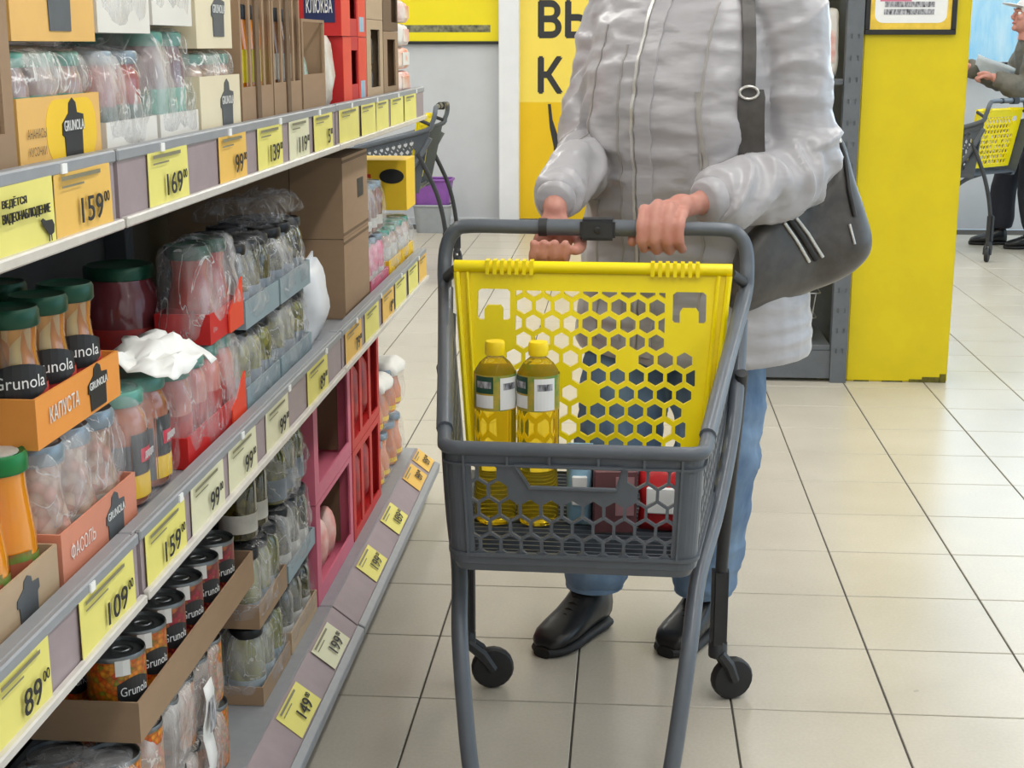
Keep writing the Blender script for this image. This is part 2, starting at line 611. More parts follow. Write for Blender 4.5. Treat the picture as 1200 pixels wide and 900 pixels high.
def tinted_pane():
    m, nt, b, out = new_mat('cyan_window_film')
    co = coords(nt, (3.0, 1, 0.6)); f = tex_noise(nt, co, 3.2, 5.0, 0.7)
    c = ramp(nt, f, [(0.36, (0.66, 0.90, 1.0)), (0.56, (0.84, 0.97, 1.0)), (0.70, (0.95, 1.0, 1.0))])
    t = nt.nodes.new('ShaderNodeBsdfTransparent'); nt.links.new(c, t.inputs[0])
    b.inputs['Roughness'].default_value = 0.08; nt.links.new(c, b.inputs['Base Color'])
    mx = nt.nodes.new('ShaderNodeMixShader'); mx.inputs[0].default_value = 0.22
    nt.links.new(t.outputs[0], mx.inputs[1]); nt.links.new(b.outputs[0], mx.inputs[2]); nt.links.new(mx.outputs[0], out.inputs[0])
    return m


m_pane = tinted_pane()
n_p = 3
for k in range(n_p):
    a = WX0 + (WX1 - WX0) * k / n_p; b_ = WX0 + (WX1 - WX0) * (k + 1) / n_p
    ob('pane', MB().bb(a + 0.02, b_ - 0.02, 10.845, 10.853, WZ0, WZ1).mesh('pane', m_pane), win)
    if k: ob('mullion', MB().bb(a - 0.02, a + 0.02, 10.82, 10.88, WZ0, WZ1).mesh('mullion', wf), win)
ob('sill', MB().bb(WX0 - 0.05, WX1 + 0.05, 10.70, 10.80, WZ0 - 0.05, WZ0 - 0.02).mesh('sill', pm('sill_grey', (92, 104, 116), 0.4)), win)

# yellow pillar with scuffed foot
pil = struct('pillar', MB().bb(0.868, 1.262, 5.755, 6.15, 0, 3.2).mesh('pillar', m_yel, bevel=0.006, bseg=2))
m_scuff = pm('scuffed_paint', (96, 90, 22), 0.7, 0, 0.35, 55)
sc = MB()
for k, (u, w, h) in enumerate([(1.20, 0.07, 0.022), (1.14, 0.05, 0.012), (1.245, 0.025, 0.035), (1.05, 0.08, 0.006), (0.93, 0.06, 0.006)]):
    sc.bb(u - w / 2, u + w / 2, 5.7535, 5.756, 0.0, h)
o = ob('scuff_mark', sc.mesh('scuff_mark', m_scuff), pil)


def lamp_fixture(x):
    t = thing('ceiling_lamp', None, 'lamp', (x, 4.3, 3.2))
    ob('housing', MB().bb(-0.09, 0.09, -6.0, 6.0, -0.06, 0.0).mesh('housing', m_trimw, bevel=0.008), t)
    ob('tube', MB().tube([(0, -5.95, -0.075), (0, 5.95, -0.075)], 0.013, 8).mesh('tube', MATS.get('lamp_tube') or emit_mat('lamp_tube', (255, 250, 238), 6.0), smooth=60), t)
    return t


for k, lx in enumerate(LAMP_X):
    tag(lamp_fixture(lx), ['white linear ceiling lamp over the left shelving', 'white linear ceiling lamp over the shopping aisle',
                           'white linear ceiling lamp right of the yellow pillar'][k], 'lamp', 'linear ceiling lamps')

# ------------------------------------------------------------------ yellow banner, poster, pillar notice
m_b1 = pm('banner_light_yellow', (250, 222, 92), 0.45, 0, 0.03, 3)
m_b2 = pm('banner_deep_yellow', (240, 196, 12), 0.45, 0, 0.03, 3)
m_char = pm('charcoal_print', (48, 48, 50), 0.5)
ban = thing('banner', 'tall yellow wall banner with large black letters behind the shopper', 'banner', (-0.145, 10.79, 0.05))
ob('upper_sheet', MB().bb(-0.655, 0.60, -0.012, 0.0, 0.842, 2.4).mesh('upper_sheet', m_b1), ban)
ob('lower_sheet', MB().bb(-0.655, 0.60, -0.012, 0.0, 0.0, 0.842).mesh('lower_sheet', m_b2), ban)
# letters stand at their own left edge
for txt_, zc, hh, xl in (('ВЫ', 1.425, 0.245, -0.515), ('К', 1.035, 0.245, -0.515)):
    vs, fs, sz = text_geo(txt_, 0.03)
    w = sz[0] * hh / sz[1]
    w *= 0.88
    lettering(txt_, (xl + w / 2, -0.0125, zc), (1, 0, 0), (0, 0, 1), hh, m_char, w, ban, 0.03)
# the printed black stroke at the foot of the lettering
st = [(-0.450, 0.83), (-0.428, 0.83), (-0.415, 0.72), (-0.375, 0.60), (-0.33, 0.52), (-0.30, 0.46), (-0.30, 0.10), (-0.41, 0.25), (-0.405, 0.52), (-0.435, 0.66)]
ob('printed_stroke', plate(st, (0, -0.0125, 0), (1, 0, 0), (0, 0, 1), 0, 0.0006).mesh('printed_stroke', m_char), ban)

m_pyel = pm('poster_bright_yellow', (247, 226, 20), 0.35, 0, 0.03, 4)
pos = thing('poster', 'bright yellow poster in a black frame on the grey back wall', 'poster', (-1.50, 10.785, 1.30))
mb = MB(); W_, H_ = 0.575, 0.75; fr = 0.022
mb.bb(-W_, W_, -0.02, 0.0, 0, fr).bb(-W_, W_, -0.02, 0.0, H_ - fr, H_).bb(-W_, -W_ + fr, -0.02, 0.0, fr, H_ - fr).bb(W_ - fr, W_, -0.02, 0.0, fr, H_ - fr)
ob('frame', mb.mesh('frame', pm('black_frame', (34, 34, 36), 0.4), bevel=0.002), pos)
ob('sheet', MB().bb(-W_ + fr, W_ - fr, -0.010, -0.002, fr, H_ - fr).mesh('sheet', m_pyel), pos)
ob('print_band', MB().bb(-0.50, 0.49, -0.0112, -0.0095, 0.085, 0.135).mesh('print_band', pm('band_dark', (66, 66, 58), 0.5, 0, 0.7, 26, rgb2=(150, 146, 110))), pos)

pn = thing('pillar_notice', 'black framed yellow notice hung on the yellow pillar', 'sign', (1.037, 5.752, 1.335))
mb = MB(); W_, H_ = 0.168, 0.44; fr = 0.019
mb.bb(-W_, W_, -0.015, 0.0, 0, fr).bb(-W_, W_, -0.015, 0.0, H_ - fr, H_).bb(-W_, -W_ + fr, -0.015, 0.0, fr, H_ - fr).bb(W_ - fr, W_, -0.015, 0.0, fr, H_ - fr)
ob('frame', mb.mesh('frame', MATS['black_frame'], bevel=0.002), pn)
ob('sheet', MB().bb(-W_ + fr, W_ - fr, -0.008, -0.001, fr, H_ - fr).mesh('sheet', pm('notice_yellow', (240, 202, 70), 0.45)), pn)
ob('white_panel', plate(rrect(0.265, 0.11, 0.03, 4, 0, 0.098), (0, -0.0082, 0), (1, 0, 0), (0, 0, 1), 0, 0.0006).mesh('white_panel', m_white), pn)
ob('pink_band', MB().bb(-0.115, 0.0, -0.0098, -0.0088, 0.121, 0.151).mesh('pink_band', pm('pink_print', (214, 120, 150), 0.5)), pn)
m_fuzz = pm('small_print', (60, 60, 66), 0.6, 0, 0.9, 150, rgb2=(205, 205, 210), stretch=(1, 1, 0.35))
for k, (a, b_) in enumerate(((0.110, -0.098), (0.083, -0.100))):
    ob('print_line', MB().bb(b_, 0.085, -0.0098, -0.0088, a - 0.010, a + 0.010).mesh('print_line', m_fuzz), pn)

# ------------------------------------------------------------------ gondola shelving, three bays along the left of the aisle
BAYS = [(0.36, 1.61, 'nearest grey shelving bay, at the left edge, with yellow price tags'),
        (1.61, 2.86, 'middle grey shelving bay filled with shrink wrapped jars'),
        (2.86, 4.11, 'farthest grey shelving bay, with pink and red cartons at the bottom')]
XB, XF = -1.04, -0.575
UP = [(0.655, 0.735, 0.72), (1.102, 1.182, 1.17)]   # rail bottom, rail top, board top
BASE = 0.15


def bay(y0, y1, label):
    t = thing('shelving_bay', label, 'shelf', (-0.8, (y0 + y1) / 2, 0))
    a, b = y0 - (y0 + y1) / 2, y1 - (y0 + y1) / 2
    X = lambda x: x + 0.8
    ob('back_panel', MB().bb(X(XB) - 0.012, X(XB), a + 0.002, b - 0.002, 0.02, 1.52).mesh('back_panel', m_back), t)
    for yy in (a + 0.012, b - 0.012):
        ob('upright', MB().bb(X(XB), X(XB) + 0.045, yy - 0.011, yy + 0.011, 0.0, 1.55).mesh('upright', m_dsteel, bevel=0.002), t)
    for z0, z1, zt in UP:
        sh = ob('shelf_board', MB().bb(X(XB) + 0.046, X(XF) - 0.004, a + 0.002, b - 0.002, zt - 0.025, zt)
                .bb(X(XF) - 0.022, X(XF) - 0.003, a + 0.002, b - 0.002, zt, z1 + 0.002).mesh('shelf_board', m_steel, bevel=0.002), t)
        for yy in (a + 0.02, b - 0.02):
            ob('bracket', MB().prism([(X(XB) + 0.047, zt - 0.026), (X(XB) + 0.047, zt - 0.10), (X(XF) - 0.06, zt - 0.032), (X(XF) - 0.06, zt - 0.026)],
                                     lambda u, v, d, yy=yy: (u, yy + d, v), -0.002, 0.002).mesh('bracket', m_dsteel), t)
        rl = ob('price_rail', MB().bb(X(XF) - 0.003, X(XF) + 0.003, a + 0.0065, b - 0.0065, z0, z1).mesh('price_rail', m_mauve), t)
        ob('rail_lip', MB().bb(X(XF) + 0.003, X(XF) + 0.013, a + 0.005, b - 0.005, z0 - 0.004, z0 + 0.008).mesh('rail_lip', m_lip, bevel=0.002), rl)
        ob('rail_cap', MB().bb(X(XF) - 0.002, X(XF) + 0.006, a + 0.004, b - 0.004, z1 - 0.010, z1 + 0.004).mesh('rail_cap', m_steel, bevel=0.002), rl)
        for kk in range(4):
            yy = a + 0.16 + kk * 0.31
            ob('rail_clip', MB().box((X(XF) + 0.005, yy, z1 - 0.004), (0.006, 0.014, 0.010)).mesh('rail_clip', m_white), rl)
    ob('base_deck', MB().bb(X(XB) + 0.046, -0.606 + 0.8, a + 0.002, b - 0.002, BASE - 0.03, BASE).mesh('base_deck', m_steel, bevel=0.003), t)
    sec = [(X(-0.606), 0.150), (X(-0.606), 0.140), (X(-0.552), 0.098), (X(-0.552), 0.108)]
    rl = ob('price_rail', MB().prism(sec, lambda u, v, d: (u, d, v), a + 0.004, b - 0.004).mesh('price_rail', m_mauve), t)
    sec = [(X(-0.553), 0.112), (X(-0.553), 0.086), (X(-0.540), 0.080), (X(-0.537), 0.104)]
    ob('rail_lip', MB().prism(sec, lambda u, v, d: (u, d, v), a + 0.004, b - 0.004).mesh('rail_lip', m_steel, bevel=0.002), rl)
    ob('kick_plate', MB().bb(X(-0.63), X(-0.62), a + 0.002, b - 0.002, 0.0, BASE - 0.03).mesh('kick_plate', m_kick), t)
    return t


for y0, y1, lb in BAYS: bay(y0, y1, lb)

# price tags: (Y0, Y1, paper, price or None, label)
Ty, To, Tw = m_ty, m_to, m_tw
TOPT = [(1.284, 1.417, Ty, 'CCTV', 'yellow notice about video surveillance at the left end of the top rail'),
        (1.426, 1.580, To, '159', 'orange price tag reading 159 on the top rail'),
        (1.716, 1.869, Ty, '169', 'yellow price tag reading 169 on the top rail below the red jars'),
        (2.023, 2.169, To, '99', 'orange price tag reading 99 on the top rail below the cream packs'),
        (2.241, 2.401, Ty, '139', 'yellow price tag reading 139 on the top rail below the slotted cartons'),
        (2.457, 2.606, Tw, '119', 'pale price tag reading 119 on the top rail, the only pale one there'),
        (2.649, 2.814, Ty, '5', 'yellow price tag just before the dark rail joint on the top rail'),
        (2.890, 3.096, Ty, None, 'yellow price tag just past the dark rail joint on the top rail'),
        (3.126, 3.298, Ty, None, 'yellow price tag second past the rail joint on the top rail'),
        (3.321, 3.476, Ty, None, 'yellow price tag third past the rail joint on the top rail'),
        (3.527, 3.703, Ty, None, 'yellow price tag second from the far end of the top rail'),
        (3.746, 3.928, Ty, None, 'yellow price tag last at the far end of the top rail')]
MIDT = [(1.199, 1.326, Ty, '89', 'yellow price tag reading 89 at the left end of the middle rail'),
        (1.411, 1.581, Ty, '109', 'yellow price tag reading 109 on the middle rail below the salmon tray'),
        (1.628, 1.785, Ty, '159', 'yellow price tag reading 159 on the middle rail below the terracotta jars'),
        (1.816, 1.967, Tw, '99', 'pale price tag reading 99 on the middle rail, right after the yellow 159'),
        (2.004, 2.154, Tw, '99', 'pale price tag second past the yellow 159 on the middle rail'),
        (2.226, 2.377, Tw, '99', 'pale price tag third past the yellow 159 on the middle rail'),
        (2.533, 2.701, Ty, '89', 'dull yellow price tag below the olive packs on the middle rail'),
        (2.892, 3.068, To, '79', 'orange price tag below the white bag on the middle rail'),
        (3.121, 3.289, Ty, None, 'yellow price tag right above the red cartons on the middle rail'),
        (3.349, 3.501, To, '8', 'orange price tag beyond the red cartons on the middle rail'),
        (3.541, 3.711, Ty, None, 'yellow price tag third from the far end of the middle rail'),
        (3.756, 3.920, Ty, None, 'yellow price tag second from the far end of the middle rail'),
        (3.960, 4.090, To, None, 'orange price tag last at the far end of the middle rail')]
BOTT = [(2.335, 2.485, Ty, '149', 'yellow price tag nearest the camera on the sloping bottom rail'),
        (2.625, 2.775, Tw, '199', 'pale price tag on the sloping bottom rail, the only pale one there'),
        (3.105, 3.255, Ty, '199', 'yellow price tag just past the joint of the sloping bottom rail'),
        (3.435, 3.585, Ty, '189', 'yellow price tag below the red crates on the sloping bottom rail'),
        (3.800, 3.945, To, '89', 'orange price tag second from the far end of the sloping bottom rail'),
        (3.985, 4.095, To, '89', 'orange price tag last at the far end of the sloping bottom rail')]


def price_tag(y0, y1, paper, price, label, org, yd, h):
    """org: point of the lower edge line at y=0 (x, z); yd: up direction in the (x, z) plane"""
    w = y1 - y0; yc = (y0 + y1) / 2
    ydv = Vector((yd[0], 0, yd[1])); xd = Vector((0, 1, 0)); nd = xd.cross(ydv)
    t = thing('price_tag', label, 'price tag', (org[0], yc, org[1]), 0, 'price tags on the shelf rails')
    P = lambda u, v, d: ydv * v + xd * u + nd * d
    # a slightly curled card
    vs = []; fs = []
    n = 6
    cur = random.uniform(0.001, 0.004); cur2 = random.uniform(-0.001, 0.002)
    for i in range(n + 1):
        u = -w / 2 + w * i / n; s = 2 * i / n - 1
        bend = 0.0012 + cur * max(0, s) ** 2 + cur2 * max(0, -s) ** 2
        vs += [P(u, 0, bend), P(u, h, bend * 0.6 + 0.0006), P(u, 0, bend + 0.0007), P(u, h, bend * 0.6 + 0.0013)]
    for i in range(n):
        a, b = 4 * i, 4 * (i + 1)
        fs += [(a, a + 1, b + 1, b), (a + 2, b + 2, b + 3, a + 3), (a, b, b + 2, a + 2), (a + 1, a + 3, b + 3, b + 1)]
    fs += [(0, 2, 3, 1), (4 * n, 4 * n + 1, 4 * n + 3, 4 * n + 2)]
    ob('card', MB().add(vs, fs).mesh('card', paper), t)
    pp = 0.0048
    if price == 'CCTV':
        lettering('ВЕДЁТСЯ', P(-0.032, h * 0.76, pp), xd, ydv, 0.0105, m_ink, 0.055, t, 0.02)
        lettering('ВИДЕОНАБЛЮДЕНИЕ', P(-0.005, h * 0.54, pp), xd, ydv, 0.0105, m_ink, 0.112, t, 0.02)
        bird = [(0.028, 0.0255), (0.033, 0.0275), (0.040, 0.0245), (0.056, 0.0240), (0.061, 0.0180), (0.059, 0.0110), (0.053, 0.0095), (0.0535, 0.0035), (0.0520, 0.0035), (0.0512, 0.0095), (0.0475, 0.0095), (0.0470, 0.0035), (0.0455, 0.0035), (0.0455, 0.0105), (0.040, 0.0150), (0.034, 0.0190)]
        ob('pictogram', plate(bird, P(0, 0, pp), xd, ydv, 0, 0.0005).mesh('pictogram', m_ink), t)
        return t
    bars = MB()
    for k, (f0, f1, vv) in enumerate(((-0.42, 0.30, 0.88), (-0.42, -0.02, 0.77))):
        c = P(w * (f0 + f1) / 2, h * vv, pp); q0 = P(w * f0, h * vv - 0.002, pp); q1 = P(w * f1, h * vv - 0.002, pp)
        hh = 0.0042 if k == 0 else 0.0022
        bars.add([P(w * f0, h * vv, pp), P(w * f1, h * vv, pp), P(w * f1, h * vv + hh, pp), P(w * f0, h * vv + hh, pp)], [(0, 1, 2, 3)])
    ob('print_line', bars.mesh('print_line', m_inkg), t)
    if price:
        nw = 0.021 * len(price)
        lettering(price, P(w * 0.44 - 0.022 - nw / 2, h * 0.36, pp), xd, ydv, h * 0.40, m_ink, nw, t, 0.014)
        lettering('00', P(w * 0.44 - 0.009, h * 0.48, pp), xd, ydv, h * 0.17, m_ink, 0.016, t, 0.012)
    return t


for T in TOPT: price_tag(*T, (-0.5715, 1.108), (0, 1), 0.066)
for T in MIDT: price_tag(*T, (-0.5715, 0.661), (0, 1), 0.066)
ql = math.hypot(0.054, 0.042)
for T in BOTT: price_tag(*T, (-0.5555, 0.1115), (-0.054 / ql, 0.042 / ql), 0.058)


# ------------------------------------------------------------------ shopping cart
m_cart = pm('cart_grey_plastic', (84, 90, 98), 0.42, 0, 0.06, 25, 0.06)
m_cartt = pm('cart_grey_tube', (96, 102, 110), 0.36, 0.15, 0.05, 25)
m_cartd = pm('cart_black_plastic', (44, 45, 48), 0.5, 0, 0.1, 30)
m_cyel = pm('cart_yellow_plastic', (250, 226, 0), 0.32, 0, 0.03, 12)
HV = 0.175   # nominal height of the tub wall


def tub_paths():
    def outline(xr, yr, xf, yf, r):
        P = []
        n = 9
        # left side, rear to front
        d = Vector((-xf + xr, yf - yr)); L = d.length
        for i in range(n): P.append(Vector((-xr, yr)) + Vector((-xf + xr, yf - yr)) * (i / n) * (1 - r / L))
        a = Vector((-xf, yf)) - d / L * r; b = Vector((-xf + r, yf)); c = Vector((-xf, yf))
        for i in range(7):
            t = i / 6; P.append(a * (1 - t) ** 2 + c * 2 * t * (1 - t) + b * t * t)
        for i in range(1, 12): P.append(b + Vector((2 * (xf - r), 0)) * (i / 12))
        Q = [Vector((-p.x, p.y)) for p in P[:n + 7]][::-1]
        return P + Q
    top = outline(0.276, 0.27, 0.197, -0.30, 0.026)
    bot = outline(0.240, 0.20, 0.190, -0.284, 0.026)
    s = [0.0]
    for i in range(1, len(top)): s.append(s[-1] + (top[i] - top[i - 1]).length)
    mid = s[-1] / 2
    return top, bot, [v - mid for v in s]


TUB_T, TUB_B, TUB_S = tub_paths()


def tub_pt(s, t, d):
    s = max(TUB_S[0], min(TUB_S[-1], s)); i = 0
    while i < len(TUB_S) - 2 and TUB_S[i + 1] < s: i += 1
    k = (s - TUB_S[i]) / (TUB_S[i + 1] - TUB_S[i])
    a = TUB_T[i].lerp(TUB_T[i + 1], k); b = TUB_B[i].lerp(TUB_B[i + 1], k)
    dr = (TUB_T[min(i + 1, len(TUB_T) - 1)] - TUB_T[i]).normalized(); nrm = Vector((-dr.y, dr.x))
    zt = 0.698 + 0.150 * max(0.0, (a.y + 0.28) / 0.55); zb = 0.506
    p = b.lerp(a, t)
    return Vector((p.x + nrm.x * d, p.y + nrm.y * d, zb + (zt - zb) * t))


def make_cart(label, loc, rz):
    t = thing('shopping_cart', label, 'shopping cart', loc, rz, 'yellow and grey shopping carts')
    S0, S1 = TUB_S[0], TUB_S[-1]
    # --- tub wall with hexagon lattice and a hand slot in the front
    holes = []
    slot = [(-0.088, 0.152), (0.076, 0.152), (0.068, 0.120), (-0.066, 0.120)]
    for r in range(5):
        z = 0.030 + 0.0272 * r
        for k in range(-7, 8):
            u = 0.0330 * (k + (0.5 if r % 2 else 0))
            if abs(u) > 0.165: continue
            if z > 0.100 and -0.105 < u < 0.092: continue
            h = clip_poly(hexagon(u, z, 0.0162), -0.158, 0.158, 0.018, 0.152)
            if h and len(h) > 2: holes.append(h)
    for sg in (-1, 1):
        a0, a1 = 0.215, abs(S1) - 0.04
        for r in range(5):
            for k in range(13):
                u = a0 + 0.018 + 0.036 * (k + (0.5 if r % 2 else 0))
                if u > a1: continue
                holes.append([(sg * x, y) for x, y in hexagon(u, 0.032 + 0.0272 * r, 0.0145)])
    holes.append(slot)
    extra = []
    for s in TUB_S[8:17] + TUB_S[-17:-8]:
        if 0.17 < abs(s) < 0.262 and abs(s) < 0.21: extra.append(((s, 0.0), (s, HV)))
    out = [(s, 0.0) for s in TUB_S] + [(s, HV) for s in reversed(TUB_S)]
    wall = perforated(out, holes, lambda u, v, d: tub_pt(u, v / HV, d), 0.007, extra)
    tub = ob('basket', wall.mesh('basket', m_cart), t)
    # rounded rim, foot band and window frame of the tub
    rim = MB().tube([tub_pt(s, 1.0, 0.0) for s in TUB_S], 0.0115, 10)
    ob('rim', rim.mesh('rim', m_cart, smooth=60), tub)
    bd = MB()
    for (t0, t1, dd) in ((0.855, 0.875, 0.0045), (0.07, 0.10, 0.004)):
        bd.rings([[tub_pt(s, t0, 0.0), tub_pt(s, t1, 0.0), tub_pt(s, t1, -dd), tub_pt(s, t0, -dd)] for s in TUB_S])
    for s in (-0.168, -0.10, -0.035, 0.04, 0.11, 0.168):
        for q in ((0.86, 0.99),) if abs(s) < 0.15 else ((0.08, 0.99),):
            p = [tub_pt(s - 0.002, q[0], 0), tub_pt(s + 0.002, q[0], 0), tub_pt(s + 0.002, q[1], 0), tub_pt(s - 0.002, q[1], 0)]
            p2 = [tub_pt(s - 0.002, q[0], -0.006), tub_pt(s + 0.002, q[0], -0.006), tub_pt(s + 0.002, q[1], -0.006), tub_pt(s - 0.002, q[1], -0.006)]
            bd.rings([p, p2])
    sl = [tub_pt(u, v / HV, -0.004) for u, v in slot]
    bd.tube(sl, 0.0035, 6, closed=True)
    ob('rib', bd.mesh('rib', m_cart, smooth=40), tub)
    # pan: foot ring and slatted floor
    foot = MB().rings([[Vector((p.x, p.y, 0.510)), Vector((p.x * 0.96, p.y * 0.98, 0.493)), Vector((p.x * 0.88, p.y * 0.93, 0.493)), Vector((p.x * 0.93, p.y * 0.96, 0.516))] for p in TUB_B])
    ob('foot_band', foot.mesh('foot_band', m_cart, smooth=50), tub)
    pan = [(p.x * 0.99, p.y * 0.99) for p in TUB_B]
    ph = []
    for k in range(11):
        y = -0.245 + k * 0.038
        hw = 0.155 + (y + 0.25) * 0.12
        for a, b in ((-hw, -0.01), (0.01, hw)):
            ph.append([(a, y), (b, y), (b, y + 0.009), (a, y + 0.009)])
    ob('pan', perforated(pan, ph, lambda u, v, d: Vector((u, v, 0.510 + d)), 0.006).mesh('pan', m_cart), t)
    pr = MB()
    for k in range(22):
        y = -0.262 + k * 0.021; hw = 0.162 + (y + 0.25) * 0.12
        pr.bb(-hw, hw, y - 0.002, y + 0.002, 0.516, 0.524)
    o_ = ob('pan_rib', pr.mesh('pan_rib', m_cart), t); o_['kind'] = 'stuff'
    # --- yellow rear flap with honeycomb
    def fl(u, v, d):
        return Vector((u, 0.205 - 0.16 * v + d, 0.903 - v * 0.985))
    holes = []
    solid = {(3, 5), (5, 3), (4, 2)}
    for r in range(-1, 9):
        v = 0.071 + 0.0318 * r
        for k in range(-4, 12):
            u = ((365 if r % 2 == 0 else 398) + 67 * k - 603) / 1932.0
            if (r, k) in solid: continue
            lim = (-0.139, 0.134) if r < 3 else (-0.200, 0.1925)
            tp = (lim[1] - 0.16 * max(0, v - 0.19)) if r >= 3 else lim[1]
            h = clip_poly(hexagon(u, v, 0.0160), -tp if r >= 3 else lim[0], tp, 0.043, 0.345)
            if h and max(q[0] for q in h) - min(q[0] for q in h) > 0.006 and max(q[1] for q in h) - min(q[1] for q in h) > 0.006: holes.append(h)
    for c in (-0.179, 0.178):
        holes.append([(c - 0.030, 0.046), (c - 0.024, 0.041), (c + 0.024, 0.041), (c + 0.030, 0.046), (c + 0.030, 0.094), (c + 0.0265, 0.098), (c + 0.017, 0.098),
                      (c + 0.017, 0.078), (c + 0.012, 0.071), (c - 0.012, 0.071), (c - 0.017, 0.078), (c - 0.017, 0.098), (c - 0.0265, 0.098), (c - 0.030, 0.094)])
    out = [(-0.252, 0.0), (0.252, 0.0), (0.247, 0.06), (0.217, 0.36), (-0.217, 0.36), (-0.247, 0.06)]
    flap = ob('rear_flap', perforated(out, holes, fl, 0.010).mesh('rear_flap', m_cyel), t)
    ed = MB().tube([fl(-0.253, 0.0, 0.0), fl(0.253, 0.0, 0.0)], 0.0115, 10)
    for k in range(7):
        for sg in (-1, 1):
            ed.box(tuple(fl(sg * (0.11 + 0.0135 * k), 0.0, 0.0)), (0.007, 0.026, 0.026))
    for sg in (-1, 1):
        ed.tube([fl(sg * 0.229, 0.01, -0.004), fl(sg * 0.203, 0.355, -0.004)], 0.004, 6)
        ed.tube([fl(sg * 0.248, 0.01, -0.006), fl(sg * 0.217, 0.36, -0.006)], 0.006, 6)
    ob('flap_edge', ed.mesh('flap_edge', m_cyel, smooth=40), flap)
    for sg in (-1, 1): ob('hinge_pin', MB().tube([fl(sg * 0.25, 0.006, 0), (sg * 0.276, 0.27, 0.872)], 0.010, 8).mesh('hinge_pin', m_cartd, smooth=60), flap)
    # --- tube frame
    fr = [(-0.205, -0.24, 0.712), (-0.240, 0.0, 0.775), (-0.278, 0.25, 0.842), (-0.284, 0.285, 0.885), (-0.281, 0.298, 0.928), (-0.266, 0.300, 0.955), (-0.238, 0.300, 0.965), (-0.12, 0.300, 0.965)]
    fr = smooth_path(fr + [(-x, y, z) for x, y, z in fr[::-1]], 4)
    ob('handle_frame', MB().tube(fr, 0.0135, 12).mesh('handle_frame', m_cartt, smooth=60), t)
    gb = ob('handle_bar', MB().tube([(-0.10, 0.300, 0.965), (0.145, 0.300, 0.965)], 0.0158, 14).mesh('handle_bar', m_cartt, smooth=60), t)
    ob('coin_lock', MB().box((0.005, 0.300, 0.963), (0.066, 0.042, 0.040)).mesh('coin_lock', m_cartd, bevel=0.005, bseg=2), gb)
    ob('lock_button', MB().lathe([(0.0065, 0), (0.0065, 0.004), (0.004, 0.0055)], 10).mesh('lock_button', m_grey_rubber), gb, (0.005, 0.279, 0.963), (PI / 2, 0, 0))
    for x in (-0.098, 0.143):
        ob('sleeve_ring', MB().tube([(x - 0.008, 0.300, 0.965), (x + 0.008, 0.300, 0.965)], 0.0172, 14).mesh('sleeve_ring', m_cartd, smooth=60), gb)
    for sg in (-1, 1):
        pts = smooth_path([(sg * 0.274, 0.27, 0.80), (sg * 0.264, 0.17, 0.64), (sg * 0.233, 0.02, 0.510), (sg * 0.200, -0.13, 0.440), (sg * 0.186, -0.225, 0.350), (sg * 0.166, -0.285, 0.20), (sg * 0.152, -0.305, 0.115)], 5)
        ob('leg', MB().tube(pts, 0.0138, 12).mesh('leg', m_cartt, smooth=60), t, label='grey front leg tube')
        pts = smooth_path([(sg * 0.276, 0.20, 0.715), (sg * 0.268, 0.30, 0.50), (sg * 0.258, 0.345, 0.30), (sg * 0.256, 0.350, 0.115)], 5)
        lg = ob('leg', MB().tube(pts, 0.0125, 10).mesh('leg', m_cartd, smooth=60), t, label='black rear leg')
        ob('leg_shroud', MB().box((sg * 0.256, 0.352, 0.20), (0.034, 0.040, 0.17)).mesh('leg_shroud', m_cartd, bevel=0.008, bseg=2), lg)
        # casters
        for (cx, cy, dx, dy) in ((sg * 0.256, 0.350, 0.036, 0.012), (sg * 0.152, -0.305, 0.0, 0.038)):
            if cy > 0:
                dx = 0.052 if sg < 0 else 0.030
            L = math.hypot(dx, dy); ux, uy = dx / L, dy / L
            R_ = 0.044
            wx, wy = cx + dx, cy + dy
            f = MB()
            f.lathe([(0.016, 0.10), (0.019, 0.095), (0.019, 0.125), (0.013, 0.130)], 10, (cx, cy, 0))
            for q in (-1, 1):
                ox, oy = -uy * 0.017 * q, ux * 0.017 * q
                f.tube([(cx + ox * 0.8, cy + oy * 0.8, 0.105), (cx + dx * 0.55 + ox, cy + dy * 0.55 + oy, 0.08), (wx + ox, wy + oy, R_)], [0.010, 0.012, 0.010], 6, flat=1.0)
            cst = ob('caster', f.mesh('caster', m_cartd, smooth=50), t)
            ax = Vector((-uy, ux, 0))
            prof = [(0.010, -0.014), (0.030, -0.014), (0.040, -0.012), (R_, -0.006), (R_, 0.006), (0.040, 0.012), (0.030, 0.014), (0.010, 0.014)]
            wm = MB().lathe(prof, 20).mesh('wheel', m_grey_rubber, smooth=40)
            ob('wheel', wm, cst, (wx, wy, R_), Vector((0, 0, 1)).rotation_difference(ax).to_euler())
    return t


cart = make_cart('grey shopping cart with yellow honeycomb flap pushed by the shopper in the aisle', (-0.07, 2.45, 0), math.radians(-1.6))
dup(cart, (-1.36, 8.35, 0), (0, 0, -PI / 2), 'grey shopping cart parked side-on beyond the far end of the shelving')
dup(cart, (2.14, 9.60, 0), (0, 0, math.radians(-135)), 'grey and yellow shopping cart at the right edge beyond the yellow pillar')

# ------------------------------------------------------------------ goods in the cart
PAN = 0.5245
m_oil = glass_mat('sunflower_oil', (254, 226, 70), 0.03, 1.15)
m_oil.node_tree.nodes['Principled BSDF'].inputs['Transmission Weight'].default_value = 0.86
m_clear = film_mat('clear_bottle_wall', 0.10, 0.25, (0.9, 0.9, 0.86))
m_capy = pm('yellow_cap', (252, 214, 10), 0.35)
m_lgreen = pm('oil_label_green', (60, 140, 70), 0.4, 0, 0.1, 30, rgb2=(226, 178, 60))
m_dgreen = pm('dark_green_print', (24, 70, 52), 0.45)


